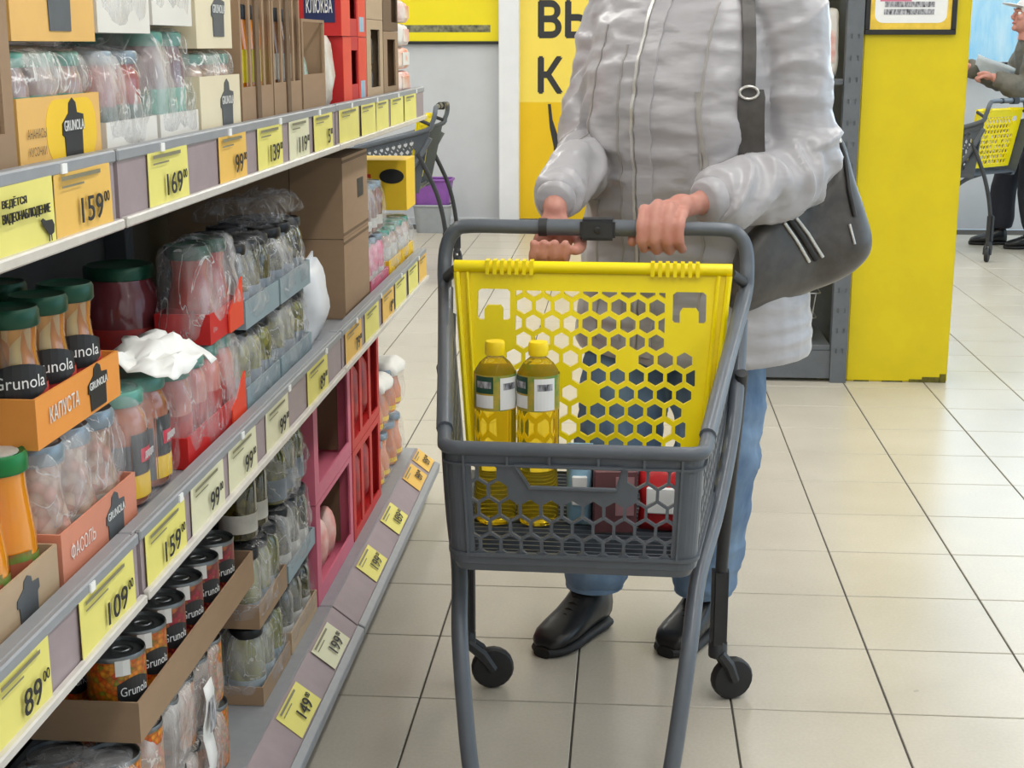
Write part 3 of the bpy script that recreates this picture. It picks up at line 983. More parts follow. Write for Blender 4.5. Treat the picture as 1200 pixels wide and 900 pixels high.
def oil_bottle(label, x, y, rz):
    t = thing('oil_bottle', label, 'bottle', (x, y, PAN), rz, 'oil bottles in the cart')
    body = [(0.030, 0.0), (0.0345, 0.006), (0.0348, 0.05), (0.0322, 0.085), (0.0322, 0.095), (0.0348, 0.115), (0.0348, 0.246), (0.0325, 0.258), (0.025, 0.270), (0.0145, 0.279)]
    ob('body', MB().lathe(body, 28).mesh('body', m_oil, smooth=60), t)
    nk = [(0.0146, 0.2792), (0.0125, 0.283), (0.0122, 0.289)]
    ob('neck', MB().lathe(nk, 20, cap0=False).mesh('neck', m_clear, smooth=60), t)
    ob('cap', MB().lathe([(0.0160, 0.283), (0.0165, 0.286), (0.0165, 0.301), (0.0150, 0.305)], 20).mesh('cap', m_capy, smooth=40), t)
    lb = ob('label', MB().lathe([(0.0352, 0.195), (0.0352, 0.254)], 28, cap0=False, cap1=False).mesh('label', m_lgreen, smooth=60), t)
    def patch(a0, a1, z0, z1, m, nm):
        vs = []; n = 6
        for i in range(n + 1):
            a = math.radians(a0 + (a1 - a0) * i / n)
            vs += [((0.0358 if nm != 'print_line' else 0.0362) * math.cos(a), (0.0358 if nm != 'print_line' else 0.0362) * math.sin(a), z0), ((0.0358 if nm != 'print_line' else 0.0362) * math.cos(a), (0.0358 if nm != 'print_line' else 0.0362) * math.sin(a), z1)]
        ob(nm, MB().add(vs, [(2 * i, 2 * i + 2, 2 * i + 3, 2 * i + 1) for i in range(n)]).mesh(nm, m), t)
    patch(-152, -98, 0.224, 0.252, m_dgreen, 'brand_panel')
    patch(-152, -98, 0.200, 0.221, m_white, 'white_panel')
    patch(-80, -22, 0.197, 0.250, m_white, 'white_panel')
    patch(-72, -30, 0.230, 0.241, m_fuzz, 'print_line')
    patch(-146, -104, 0.233, 0.244, m_fuzz, 'print_line')
    return t


oil_bottle('left bottle of golden oil standing in the shopping cart', -0.213, 2.335, 0.15)
oil_bottle('right bottle of golden oil standing in the shopping cart', -0.142, 2.335, -0.30)
m_lblue = pm('pale_blue_wrap', (150, 190, 214), 0.35, 0, 0.1, 30)
m_maroon = pm('maroon_carton', (104, 62, 66), 0.5, 0, 0.15, 20)
m_redp = pm('red_wrap', (196, 40, 44), 0.32, 0, 0.15, 24)
m_pcream = pm('cream_paper', (226, 220, 206), 0.5, 0, 0.06, 20)


def bag_pack(name, label, cat, loc, dims, mat, rz=0.0, extra=None, group=None, puff=0.12):
    """soft pillow pack with crimped end seams"""
    t = thing(name, label, cat, loc, rz, group)
    w, d, h = dims
    rg = []
    N = 9
    for i in range(N + 1):
        s = i / N; k = max(0.10, math.sin(PI * (0.04 + 0.92 * s)) ** 0.45)
        ring = []
        for q in range(16):
            a = 2 * PI * q / 16
            cx = math.copysign(abs(math.cos(a)) ** 0.6, math.cos(a)); sy = math.copysign(abs(math.sin(a)) ** 0.8, math.sin(a))
            nz = 1 + puff * noise.noise(Vector((cx * 2 + loc[0] * 9, sy * 2 + loc[1] * 7, s * 4)))
            ring.append(Vector((cx * w / 2 * nz * (0.96 + 0.04 * k), sy * d / 2 * k * nz, h * s)))
        rg.append(ring)
    b = ob('wrap', MB().rings(rg).mesh('wrap', mat, smooth=70), t)
    ob('seal', MB().bb(-w / 2, w / 2, -0.0015, 0.0015, h - 0.004, h + 0.012).mesh('seal', mat), t)
    if extra:
        ob('print_panel', MB().bb(-w * 0.3, w * 0.3, -d / 2 * 1.06 - 0.001, -d / 2 * 0.7, h * 0.3, h * 0.7).mesh('print_panel', extra, bevel=0.002), t)
    return t


bag_pack('snack_pouch', 'pale blue pouch lying in the shopping cart right of the oil bottles', 'pouch', (-0.072, 2.33, PAN), (0.042, 0.05, 0.125), m_lblue, 0, m_white)
t = thing('tea_carton', 'small maroon carton lying in the middle of the shopping cart', 'carton', (-0.015, 2.31, PAN), 0.08)
ob('body', MB().bb(-0.035, 0.035, -0.03, 0.03, 0, 0.105).mesh('body', m_maroon, bevel=0.002), t)
ob('print_panel', MB().bb(0.0, 0.030, -0.0312, -0.0298, 0.03, 0.095).mesh('print_panel', pm('mauve_print', (166, 120, 124), 0.5)), t)
bag_pack('snack_pouch', 'red pouch with white patches lying at the right in the shopping cart', 'pouch', (0.062, 2.31, PAN), (0.075, 0.05, 0.11), m_redp, -0.1, m_white)


# ------------------------------------------------------------------ people
m_skin = pm('skin', (198, 142, 126), 0.5, 0, 0.10, 38, 0.12, rgb2=(190, 128, 114), bdist=0.0015)
m_jean = pm('light_blue_denim', (78, 106, 142), 0.8, 0, 0.16, 13, 0.35, stretch=(1, 1, 0.5), rgb2=(130, 156, 184), detail=6.0, bdist=0.003)
m_jacket = pm('silver_grey_nylon', (170, 168, 172), 0.32, 0, 0.04, 21, 0.5, stretch=(0.8, 0.8, 2.0), sheen=0.25, bdist=0.007, detail=1.5)
m_seam = pm('jacket_seam_grey', (160, 156, 152), 0.5, 0, 0.05, 60)
m_zip = pm('zip_metal', (212, 210, 205), 0.35, 0.55, 0.06, 300)
m_shoe = pm('black_leather', (24, 24, 26), 0.32, 0, 0.2, 60, 0.15)
m_sole = pm('black_sole', (18, 18, 19), 0.6)
m_lip = pm('lips', (170, 92, 88), 0.45)
m_hair = pm('brown_hair', (86, 66, 52), 0.5, 0, 0.3, 20, 0.5, stretch=(6, 6, 1))


def ell_ring(c, a, b, z, yaw, n=28, p=2.4):
    f = Vector((-math.sin(yaw), -math.cos(yaw), 0)); l = Vector((math.cos(yaw), -math.sin(yaw), 0))
    r = []
    for i in range(n):
        t = 2 * PI * i / n
        ct, st = math.cos(t), math.sin(t)
        x = math.copysign(abs(ct) ** (2 / p), ct) * a; y = math.copysign(abs(st) ** (2 / p), st) * b
        r.append(Vector((c[0], c[1], z)) + l * x + f * y)
    return r


def hand(mb, wrist, fore, fingers, thumb, r=0.0092):
    """wrist and forearm end, four finger chains knuckle-to-tip, one thumb chain"""
    W = Vector(wrist)
    mb.tube([fore, W], [0.028, 0.0245], 12)
    K = [Vector(f[0]) for f in fingers]
    for k in K:
        mb.tube([W, W.lerp(k, 0.5), k], [0.020, 0.0165, 0.0118], 10)
    mb.ell(W, (0.023, 0.023, 0.023))
    mb.ell(W.lerp((K[1] + K[2]) / 2, 0.55), (0.028, 0.028, 0.022))
    for i, f in enumerate(fingers):
        q = r * (0.93 if i in (0, 3) else 1.0)
        pts = smooth_path(f, 4); n = len(pts)
        # knuckle swellings
        rad = [q * (1.16 - 0.28 * j / (n - 1) + 0.08 * math.cos(2 * PI * j / 4)) for j in range(n)]
        mb.tube(pts, rad, 10); mb.ell(pts[-1], (rad[-1],) * 3, nu=10, nv=7)
    pts = smooth_path(thumb, 4); n = len(pts)
    rad = [0.0165 - 0.0062 * j / (n - 1) for j in range(n)]
    mb.tube(pts, rad, 10); mb.ell(pts[-1], (rad[-1],) * 3, nu=10, nv=7)


def head(mb, c, yaw, tilt=0.0, s=1.0):
    E_ = Euler((tilt, 0, -yaw)).to_matrix(); C_ = Vector(c)
    P = lambda x, y, z: C_ + E_ @ (Vector((x, y, z)) * s)
    mb.ell(P(0, 0.012, 0.020), (0.076 * s, 0.094 * s, 0.095 * s), (tilt, 0, -yaw), 20, 14)
    mb.ell(P(0, -0.022, -0.045), (0.058 * s, 0.064 * s, 0.068 * s), (tilt, 0, -yaw), 18, 12)
    mb.ell(P(0, -0.066, -0.088), (0.024 * s, 0.022 * s, 0.020 * s), (tilt, 0, -yaw))
    mb.tube([P(0, -0.083, 0.010), P(0, -0.094, -0.012), P(0, -0.103, -0.030)], [0.009 * s, 0.011 * s, 0.0145 * s], 10)
    mb.ell(P(0, -0.096, -0.033), (0.017 * s, 0.012 * s, 0.010 * s), (tilt, 0, -yaw))
    mb.tube([P(-0.045, -0.078, 0.022), P(0, -0.088, 0.020), P(0.045, -0.078, 0.022)], [0.010 * s, 0.012 * s, 0.010 * s], 8)
    for sg in (-1, 1):
        mb.ell(P(sg * 0.038, -0.066, -0.022), (0.022 * s, 0.018 * s, 0.018 * s))
        mb.ell(P(sg * 0.077, 0.012, -0.010), (0.010 * s, 0.020 * s, 0.030 * s), (tilt, 0, -yaw))
    mb.tube([P(0, 0.015, -0.05), P(0, 0.028, -0.15)], [0.052 * s, 0.056 * s], 14)
    return P


def face(parent, P, s=1.0, eye=(92, 78, 66)):
    mw = pm('eye_white', (232, 228, 224), 0.2); mi = pm('iris', eye, 0.2)
    for sg in (-1, 1):
        e = ob('eye', MB().ell(P(sg * 0.031, -0.0755, 0.002), (0.0120 * s,) * 3).mesh('eye', mw, smooth=60), parent)
        ob('iris', MB().ell(P(sg * 0.031, -0.0852, 0.002), (0.0045 * s,) * 3, None, 8, 6).mesh('iris', mi, smooth=60), e)
        ob('eyebrow', MB().tube([P(sg * 0.014, -0.092, 0.024), P(sg * 0.032, -0.092, 0.029), P(sg * 0.052, -0.078, 0.024)], [0.003 * s, 0.004 * s, 0.002 * s], 6).mesh('eyebrow', m_hair, smooth=60), parent)
    ob('mouth', MB().tube([P(-0.024, -0.079, -0.062), P(-0.008, -0.087, -0.0595), P(0, -0.088, -0.061), P(0.008, -0.087, -0.0595), P(0.024, -0.079, -0.062)], [0.0025 * s, 0.0052 * s, 0.0048 * s, 0.0052 * s, 0.0025 * s], 8).mesh('mouth', m_lip, smooth=60), parent)


def shoe(parent, heel, toe, zt=0.105, wid=0.047, ankle=None):
    h = Vector((*heel, 0)); d = Vector((toe[0] - heel[0], toe[1] - heel[1], 0)); L = d.length; d.normalize()
    sd = Vector((-d.y, d.x, 0))
    def sect(s, w, z0, z1, n=16):
        r = []
        for i in range(n):
            a = 2 * PI * i / n
            x = math.copysign(abs(math.cos(a)) ** 0.75, math.cos(a)) * w; y = math.copysign(abs(math.sin(a)) ** 0.75, math.sin(a))
            r.append(h + d * (s * L) + sd * x + Vector((0, 0, (z0 + z1) / 2 + y * (z1 - z0) / 2)))
        return r
    z0 = 0.016
    prof = [(0.0, 0.020, 0.070), (0.03, 0.034, 0.105), (0.15, 0.039, 0.122), (0.30, 0.040, 0.118), (0.42, 0.041, 0.098), (0.55, 0.044, 0.080), (0.70, wid, 0.066), (0.84, wid * 0.94, 0.056), (0.94, wid * 0.74, 0.047), (0.99, wid * 0.42, 0.036)]
    up = ob('shoe', MB().rings([sect(s, w, z0, z) for s, w, z in prof]).mesh('shoe', m_shoe, smooth=60), parent)
    ob('sole', MB().rings([sect(s, w * 1.07 + 0.001, 0.0, 0.024) for s, w, z in [(-0.015, 0.02, 0)] + prof + [(1.01, wid * 0.40, 0)]]).mesh('sole', m_sole, smooth=50), up)
    lc = MB()
    for k in range(5):
        s = 0.36 + 0.065 * k; z = 0.112 - 0.0085 * k - 0.006 * (k > 0)
        lc.tube([h + d * (s * L) + sd * 0.028 + Vector((0, 0, z - 0.012)), h + d * ((s + 0.01) * L) + Vector((0, 0, z)), h + d * (s * L) - sd * 0.028 + Vector((0, 0, z - 0.012))], 0.0032, 6)
    ob('laces', lc.mesh('laces', m_sole, smooth=60), up)
    return up


def seg_dist(p, pts):
    best = (9, 0, 0, 0); acc = 0
    for a, b in zip(pts, pts[1:]):
        ab = b - a; t = max(0, min(1, (p - a).dot(ab) / ab.length_squared)); q = a + ab * t; d = (p - q).length
        if d < best[0]: best = (d, acc + t * ab.length, p.z - q.z, (p - q).dot(ab.normalized().cross(Vector((0, 0, 1)))))
        acc += ab.length
    return best


def wrinkle(me, sleeves, yaw, c, amp_t, amp_s, zlo, rs=0.11):
    """push cloth vertices along their normals into folds: across the sleeves, sideways over the trunk"""
    l = Vector((math.cos(yaw), -math.sin(yaw), 0))
    n = len(me.vertices); nor = [v.normal.copy() for v in me.vertices]
    for i, v in enumerate(me.vertices):
        p = v.co; d, s, hz, hx = 9, 0, 0, 0; w = 0
        for k, sl in enumerate(sleeves):
            dd, ss, zz, xx = seg_dist(p, sl)
            if dd < d: d, s, hz, hx, w = dd, ss, zz, xx, k
        ks = max(0.0, min(1.0, (rs - d) / 0.03))
        u = (p - Vector(c)).dot(l)
        # sleeve folds bunch towards elbow and cuff
        tw = noise.noise(Vector((p.x * 7, p.y * 7, p.z * 7 + 5 * w)))
        fs = noise.noise(Vector((s * 15 + tw * 1.3 + hz * 16, hx * 9 + 0.5 * tw, 3.1 * w)))
        fold = (1 - abs(fs) * 2.0) ** 2 if abs(fs) < 0.5 else 0.0
        f2 = noise.noise(Vector((p.x * 22, p.y * 22, p.z * 30)))
        a = ks * amp_s * (1.0 * (fold - 0.25) * min(1.0, 0.45 + s * 2.0) + 0.22 * f2 + 0.35 * tw)
        # trunk: fine cross puckers plus soft long drapes
        q = noise.noise(Vector((u * 8, 2.7, p.z * 27))); q2 = noise.noise(Vector((u * 11, 7.7, p.z * 4.5))); q3 = noise.noise(Vector((u * 22, 1.7, p.z * 70)))
        low = 0.8
        a += (1 - ks) * amp_t * (0.9 * (1 - 2 * abs(q)) * low + 1.2 * q2 + 0.35 * q3)
        v.co = p + nor[i] * a
    bm = bmesh.new(); bm.from_mesh(me)
    for _ in range(2): bmesh.ops.smooth_vert(bm, verts=bm.verts, factor=0.5, use_axis_x=True, use_axis_y=True, use_axis_z=True)
    bm.to_mesh(me); bm.free(); me.update()


def bvh_of(me):
    return BVHTree.FromPolygons([v.co for v in me.vertices], [tuple(p.vertices) for p in me.polygons])


# ---- the shopper
YAW = math.radians(33)
FW = Vector((-math.sin(YAW), -math.cos(YAW), 0)); LF = Vector((math.cos(YAW), -math.sin(YAW), 0))
TC = Vector((0.125, 3.13, 0))
sh = thing('person', 'person in silver grey jacket and blue jeans pushing the cart with both hands', 'person', (0.10, 3.12, 0))
O = Vector((0.10, 3.12, 0))


def shob(name, me, parent=sh, **k):
    me.transform(Matrix.Translation(-O)) if parent is sh else None
    return ob(name, me, parent, **k)


SL = [Vector(p) for p in ((0.290, 3.045, 1.375), (0.318, 3.035, 1.22), (0.338, 3.000, 1.065), (0.250, 2.910, 1.025), (0.158, 2.838, 1.008))]
SR = [Vector(p) for p in ((-0.020, 3.235, 1.365), (-0.055, 3.21, 1.22), (-0.085, 3.11, 1.075), (-0.118, 2.965, 1.035), (-0.140, 2.838, 1.010))]
jk = MB()
TR = [(0.655, 0.252, 0.200, 0.022, 0.02), (0.67, 0.258, 0.205, 0.022, 0.02), (0.76, 0.250, 0.198, 0.018, 0.02), (0.90, 0.230, 0.184, 0.010, 0.01), (1.04, 0.216, 0.180, 0.0, 0.0), (1.15, 0.216, 0.186, -0.01, -0.01), (1.25, 0.214, 0.180, -0.005, -0.005),
      (1.34, 0.205, 0.150, 0, 0), (1.41, 0.165, 0.112, 0, 0), (1.45, 0.105, 0.088, 0, 0), (1.50, 0.082, 0.080, 0, 0), (1.53, 0.080, 0.078, 0, 0)]
jk.rings([ell_ring(TC + Vector((dx, dy, 0)), a, b, z, YAW) for z, a, b, dx, dy in TR])
jk.tube(smooth_path([TC + LF * 0.05 + Vector((0, 0, 1.39))] + SL, 5), [0.085] * 5 + [0.086] * 5 + [0.080] * 5 + [0.073] * 5 + [0.062] * 5 + [0.044], 16)
jk.tube(smooth_path([TC - LF * 0.05 + Vector((0, 0, 1.39))] + SR, 5), [0.080] * 5 + [0.078] * 5 + [0.068] * 5 + [0.057] * 5 + [0.045] * 5 + [0.034], 16)
jme = union(jk, 'jacket', [m_jacket], 0.0062, 6)
wrinkle(jme, [SL, SR], YAW, TC, 0.0080, 0.0200, 0.66)
JB = bvh_of(jme)


def on_jacket(off, z, out=0.002):
    o_ = TC + FW * 0.232 + LF * off + Vector((0, 0, z))
    hit = JB.ray_cast(o_, -FW, 1.2)[0]
    return (hit if hit else TC + FW * 0.18 + LF * off + Vector((0, 0, z))) + FW * out


jacket = shob('jacket', jme)


def strip(offs, z0, z1, w, th, mat, name, n=60):
    r = []
    for i in range(n + 1):
        z = z0 + (z1 - z0) * i / n
        c = offs if not callable(offs) else offs(z)
        a, b = on_jacket(c - w / 2, z, 0.0), on_jacket(c + w / 2, z, 0.0)
        r.append([a - FW * 0.004, b - FW * 0.004, b + FW * th, a + FW * th])
    me = MB().rings(r).mesh(name, mat, smooth=50); me.transform(Matrix.Translation(-O))
    return ob(name, me, jacket)


strip(0.012, 0.672, 1.44, 0.034, 0.0045, m_jacket, 'placket')
strip(-0.014, 0.672, 1.46, 0.007, 0.0045, m_zip, 'zip')
for of, z0, z1 in ((-0.125, 0.69, 1.34), (0.125, 0.69, 1.38), (-0.052, 0.70, 1.30)):
    strip(of, z0, z1, 0.004, 0.0028, m_seam, 'seam')
# zipped slant pocket on her left breast side
strip(lambda z: 0.118 + (1.21 - z) * 0.12, 1.06, 1.21, 0.008, 0.0035, m_seam, 'pocket_zip', 16)
# elastic cuffs and hem band
for P_, r in ((SL, 0.0445), (SR, 0.0365)):
    d = (P_[-1] - P_[-2]).normalized()
    cm = MB().tube([P_[-1] - d * 0.012, P_[-1] - d * 0.002, P_[-1] + d * 0.016, P_[-1] + d * 0.022], [r, r + 0.003, r + 0.001, r - 0.006], 18).mesh('cuff', m_jacket, smooth=50)
    cm.transform(Matrix.Translation(-O)); ob('cuff', cm, jacket)

# body: one continuous skin with head, hands, legs
bd = MB()
bd.rings([ell_ring(TC + Vector((dx, dy, 0)), a * 0.80, b * 0.80, z, YAW, 20) for z, a, b, dx, dy in [(0.80, 0.2, 0.17, 0.02, 0.01)] + TR[3:9]])
HP = head(bd, (TC + FW * 0.03 + Vector((0, 0, 1.575))), YAW)
bd.tube(smooth_path([TC + Vector((0, 0, 1.36))] + SL, 4), [0.06] * 12 + [0.045] * 4 + [0.036] * 4 + [0.030], 12)
bd.tube(smooth_path([TC + Vector((0, 0, 1.36))] + SR, 4), [0.06] * 12 + [0.045] * 4 + [0.036] * 4 + [0.030], 12)
fl_ = []
for i, (x, z0) in enumerate(((0.034, 0.990), (0.058, 1.001), (0.082, 1.000), (0.105, 0.991))):
    fl_.append([(x, 2.782 + 0.004 * i, z0), (x - 0.005, 2.744, z0 + 0.010 - 0.003 * i), (x - 0.010, 2.7215, 0.975), (x - 0.010, 2.7195, 0.945), (x - 0.004, 2.738, 0.9255 + 0.003 * (i in (0, 3)))])
hand(bd, (0.138, 2.828, 1.006), (0.175, 2.853, 1.012), fl_, [(0.080, 2.802, 0.985), (0.040, 2.788, 0.975), (0.018, 2.772, 0.960), (0.008, 2.750, 0.940)], 0.0107)
fr_ = []
for i, x in enumerate((-0.112, -0.132, -0.152, -0.171)):
    fr_.append([(x - 0.002, 2.796, 0.935 - 0.003 * i), (x - 0.006, 2.782, 0.905 - 0.002 * i), (x - 0.008, 2.750, 0.896 - 0.002 * (i == 1)), (x - 0.006, 2.7245, 0.915), (x - 0.004, 2.7215, 0.938)])
hand(bd, (-0.140, 2.816, 0.992), (-0.140, 2.86, 1.018), fr_, [(-0.122, 2.80, 0.962), (-0.094, 2.786, 0.944), (-0.090, 2.752, 0.929), (-0.098, 2.724, 0.926)])
LEGL = [Vector(p) for p in ((0.185, 3.125, 0.86), (0.195, 3.10, 0.68), (0.198, 3.055, 0.47), (0.192, 3.095, 0.28), (0.183, 3.135, 0.115))]
LEGR = [Vector(p) for p in ((0.045, 3.20, 0.86), (0.015, 3.17, 0.68), (-0.012, 3.115, 0.47), (-0.045, 3.130, 0.28), (-0.062, 3.150, 0.115))]
for LG in (LEGL, LEGR):
    bd.tube(smooth_path(LG, 4), [0.085] * 4 + [0.075] * 4 + [0.055] * 4 + [0.048] * 4 + [0.036], 12)
FEET = (((-0.045, 3.185), (-0.170, 2.972)), ((0.208, 3.175), (0.098, 2.995)))
for (hx, hy), (tx, ty) in FEET:
    bd.tube([(hx * 0.85 + tx * 0.15, hy * 0.85 + ty * 0.15, 0.12), (hx * 0.85 + tx * 0.15, hy * 0.85 + ty * 0.15, 0.055), (hx * 0.4 + tx * 0.6, hy * 0.4 + ty * 0.6, 0.043), (hx * 0.15 + tx * 0.85, hy * 0.15 + ty * 0.85, 0.038)], [0.034, 0.030, 0.024, 0.016], 10)
shob('body', union(bd, 'body', [m_skin], 0.0036, 3, 0.35, 0.4))
fm = thing('tmp', None, None); fm.parent = sh; fm.location = -O
face(fm, HP)
for ch in list(fm.children):
    ch.parent = sh
    ch.location = -O
bpy.data.objects.remove(fm)
# hair: short brown bob closed over the skull
hr = MB(); E_ = Euler((0, 0, -YAW))
hr.ell(HP(0, 0.022, 0.038), (0.088, 0.098, 0.088), E_, 20, 12)
hr.ell(HP(0, 0.055, -0.035), (0.080, 0.055, 0.080), E_, 20, 12)
for sg in (-1, 1): hr.ell(HP(sg * 0.074, 0.022, -0.015), (0.020, 0.048, 0.070), E_)
hme = union(hr, 'hair', [m_hair], 0.007, 4, 0.6)
shob('hair', hme)
# jeans
jn = MB()
jn.rings([ell_ring(Vector((0.117, 3.165, 0)), a, b, z, YAW, 20) for z, a, b in ((0.78, 0.165, 0.125), (0.86, 0.178, 0.135), (0.98, 0.165, 0.125))])
for LG in (LEGL, LEGR):
    jn.tube(smooth_path(LG, 5), [0.112] * 3 + [0.108] * 3 + [0.100] * 3 + [0.091] * 3 + [0.083] * 3 + [0.077] * 3 + [0.070] * 2 + [0.063], 18)
jnm = union(jn, 'jeans', [m_jean], 0.0075, 3)
nr = [v.normal.copy() for v in jnm.vertices]
for i, v in enumerate(jnm.vertices):
    k = 1.6 if v.co.z < 0.24 or 0.42 < v.co.z < 0.56 else 0.8
    v.co += nr[i] * 0.0038 * k * (1 - 2 * abs(noise.noise(Vector((v.co.x * 10, v.co.y * 10, v.co.z * 26 + v.co.x * 8)))))
jeans = shob('jeans', jnm)
for LG in (LEGL, LEGR):
    p = LG[-1]; hm = MB().tube([p + Vector((0, 0, -0.012)), p + Vector((0, 0, 0.014))], [0.0655, 0.0655], 20).mesh('hem', m_jean, smooth=40)
    hm.transform(Matrix.Translation(-O)); ob('hem', hm, jeans)
for (hx, hy), (tx, ty) in FEET:
    s_ = shoe(sh, (hx, hy), (tx, ty)); s_.location = -O

# ---- her handbag
m_bag = pm('dark_taupe_leather', (66, 62, 60), 0.36, 0, 0.06, 40, 0.12, rgb2=(78, 74, 71), bdist=0.002)
m_bagd = pm('bag_dark_seam', (40, 38, 38), 0.5)
BO = Vector((0.38, 3.065, 0.9))
bag = thing('handbag', 'slouchy dark taupe handbag with metal zips hanging from the shopper\'s shoulder', 'handbag', BO)
outl = [(0.195, 0.80), (0.215, 0.90), (0.265, 0.96), (0.315, 1.00), (0.365, 1.05), (0.392, 1.105), (0.412, 1.128), (0.436, 1.105), (0.462, 1.030), (0.487, 0.965), (0.504, 0.905), (0.492, 0.862), (0.440, 0.822), (0.345, 0.790), (0.235, 0.775)]
oc = Vector((sum(p[0] for p in outl) / len(outl), sum(p[1] for p in outl) / len(outl)))
op = smooth_path([Vector((x, 0, z)) for x, z in outl + outl[:1]], 5)[:-1]
rg = []
for k in range(-9, 10):
    t = PI / 2 * k / 9.4
    s = math.cos(t) ** 0.55; dep = math.sin(t)
    r = []
    for p in op:
        x, z = oc.x + (p.x - oc.x) * s, oc.y + (p.z - oc.y) * s
        wdt = 0.072 * (1.0 - 0.55 * max(0, min(1, (z - 0.90) / 0.22)))
        ang = math.atan2(p.z - 1.15, p.x - 0.40)
        fold = 0.009 * noise.noise(Vector((ang * 6, s * 1.5, 2.0))) + 0.004 * noise.noise(Vector((x * 30, z * 30, dep)))
        y = 3.065 + (x - 0.38) * (0.16 if x > 0.38 else 0.85) + dep * (wdt + fold * 1.5 * s)
        r.append(Vector((x, y, z)) - BO)
    rg.append(r)
bagm = MB().rings(rg).mesh('body', m_bag, smooth=80)
bag_body = ob('body', bagm, bag)
BB = bvh_of(bagm)


def on_bag(x, z, out=0.003):
    hit = BB.ray_cast(Vector((x, 2.6, z)) - BO, Vector((0, 1, 0)), 1.0)[0]
    return (hit if hit else Vector((x, 3.02, z)) - BO) + Vector((0, -out, 0))


def bag_line(pts, r, mat, name, flat=1.0, n=8):
    q = []
    for a, b in zip(pts, pts[1:]):
        for i in range(n): q.append(on_bag(a[0] + (b[0] - a[0]) * i / n, a[1] + (b[1] - a[1]) * i / n))
    q.append(on_bag(*pts[-1]))
    return ob(name, MB().tube(q, r, 8).mesh(name, mat, smooth=60), bag)


bag_line([(0.309, 0.955), (0.335, 0.920), (0.366, 0.872)], 0.0036, m_zip, 'zip')
bag_line([(0.329, 0.968), (0.360, 0.930), (0.394, 0.880)], 0.0040, m_zip, 'zip')
bag_line([(0.319, 0.962), (0.347, 0.925), (0.380, 0.876)], 0.0060, m_bagd, 'pocket_welt')
bag_line([(0.425, 1.105), (0.436, 1.075), (0.445, 1.01), (0.458, 0.96)], 0.0050, m_bagd, 'side_welt')
bag_line([(0.424, 1.115), (0.431, 1.085)], 0.0036, m_zip, 'zip')
bag_line([(0.447, 0.945), (0.459, 0.905)], 0.0028, m_zip, 'zip')


def jacket_front(x, z, y0=2.4):
    hit = JB.ray_cast(Vector((x, y0, z)), Vector((0, 1, 0)), 2.0)[0]
    return hit


def ribbon(pts, w, th, mat, name, side, parent, rel):
    r = []
    for p, ww in zip(pts, w):
        s = Vector(side) * ww / 2; d = Vector((0, -1, 0)) * th
        r.append([p - s - rel, p + s - rel, p + s + d - rel, p - s + d - rel])
    return ob(name, MB().rings(r).mesh(name, mat, bevel=0.0008, smooth=40), parent)


wide = []; ww = []
for z in np.linspace(1.045, 1.215, 12):
    x = 0.238 + 0.004 * math.sin(z * 20)
    h = JB.ray_cast(Vector((x, 2.4, z)), Vector((0, 1, 0)), 2.0)[0]
    wide.append(Vector((x, h.y if h and h.y > 2.935 else 9.0, z))); ww.append(0.052)
ymin = min(p.y for p in wide) - 0.006
for i, p in enumerate(wide): p.y = ymin + 0.004 * math.sin(i * 0.6)
ww[-1] = 0.044
ribbon(wide, ww, 0.007, m_bag, 'strap_pad', (1, 0, 0), bag, BO)
nar = []; 
for z in np.linspace(1.205, 1.435, 14):
    x = 0.228 - 0.05 * max(0, z - 1.30)
    h = JB.ray_cast(Vector((x, 2.4, z)), Vector((0, 1, 0)), 2.0)[0]
    nar.append(Vector((x, (h.y if h else nar[-1].y + 0.02) - 0.007, z)))
for p in ((0.225, 3.06, 1.475), (0.235, 3.13, 1.472), (0.26, 3.19, 1.40), (0.30, 3.225, 1.28), (0.36, 3.20, 1.17), (0.408, 3.10, 1.115)): nar.append(Vector(p))
ribbon(nar, [0.026] * len(nar), 0.006, m_bag, 'strap', (1, 0, 0), bag, BO)
rp = nar[0] + Vector((0, -0.006, 0.004)) - BO
ob('strap_ring', MB().tube([rp + Vector((0.018 * math.cos(a), -0.004, 0.012 * math.sin(a))) for a in np.linspace(0, 2 * PI, 17)[:-1]], 0.003, 6, closed=True).mesh('strap_ring', m_zip, smooth=60), bag)

# ---- second shopper at the right edge, reading a paper beside a cart
p2 = thing('person', 'person in olive grey jacket and pale cap reading a paper at the right edge', 'person', (2.85, 9.88, 0))
O2 = Vector((2.85, 9.88, 0))
Y2 = math.radians(80)
F2 = Vector((-math.sin(Y2), -math.cos(Y2), 0)); L2 = Vector((math.cos(Y2), -math.sin(Y2), 0))
m_olive = pm('olive_grey_cloth', (104, 100, 90), 0.8, 0, 0.1, 60, 0.2)
m_navy = pm('dark_navy_cloth', (36, 38, 50), 0.8, 0, 0.1, 40, 0.2)
m_cap = pm('pale_cap_cloth', (214, 210, 208), 0.7, 0, 0.05, 40)
T2 = [(0.74, 0.20, 0.16, 0.03), (0.88, 0.20, 0.16, 0.02), (1.02, 0.20, 0.15, -0.02), (1.16, 0.205, 0.14, -0.07), (1.26, 0.19, 0.12, -0.11), (1.33, 0.12, 0.09, -0.13), (1.37, 0.075, 0.07, -0.14)]
S2L = [Vector(p) for p in ((2.71, 9.71, 1.26), (2.66, 9.66, 1.10), (2.60, 9.645, 1.02), (2.50, 9.655, 1.07), (2.44, 9.67, 1.095))]
S2R = [Vector(p) for p in ((2.75, 10.05, 1.26), (2.66, 10.06, 1.12), (2.58, 10.03, 1.07), (2.42, 9.93, 1.12), (2.31, 9.86, 1.160))]
j2 = MB()
j2.rings([ell_ring(O2 + Vector((dx, 0, 0)), a, b, z, Y2, 20) for z, a, b, dx in T2])
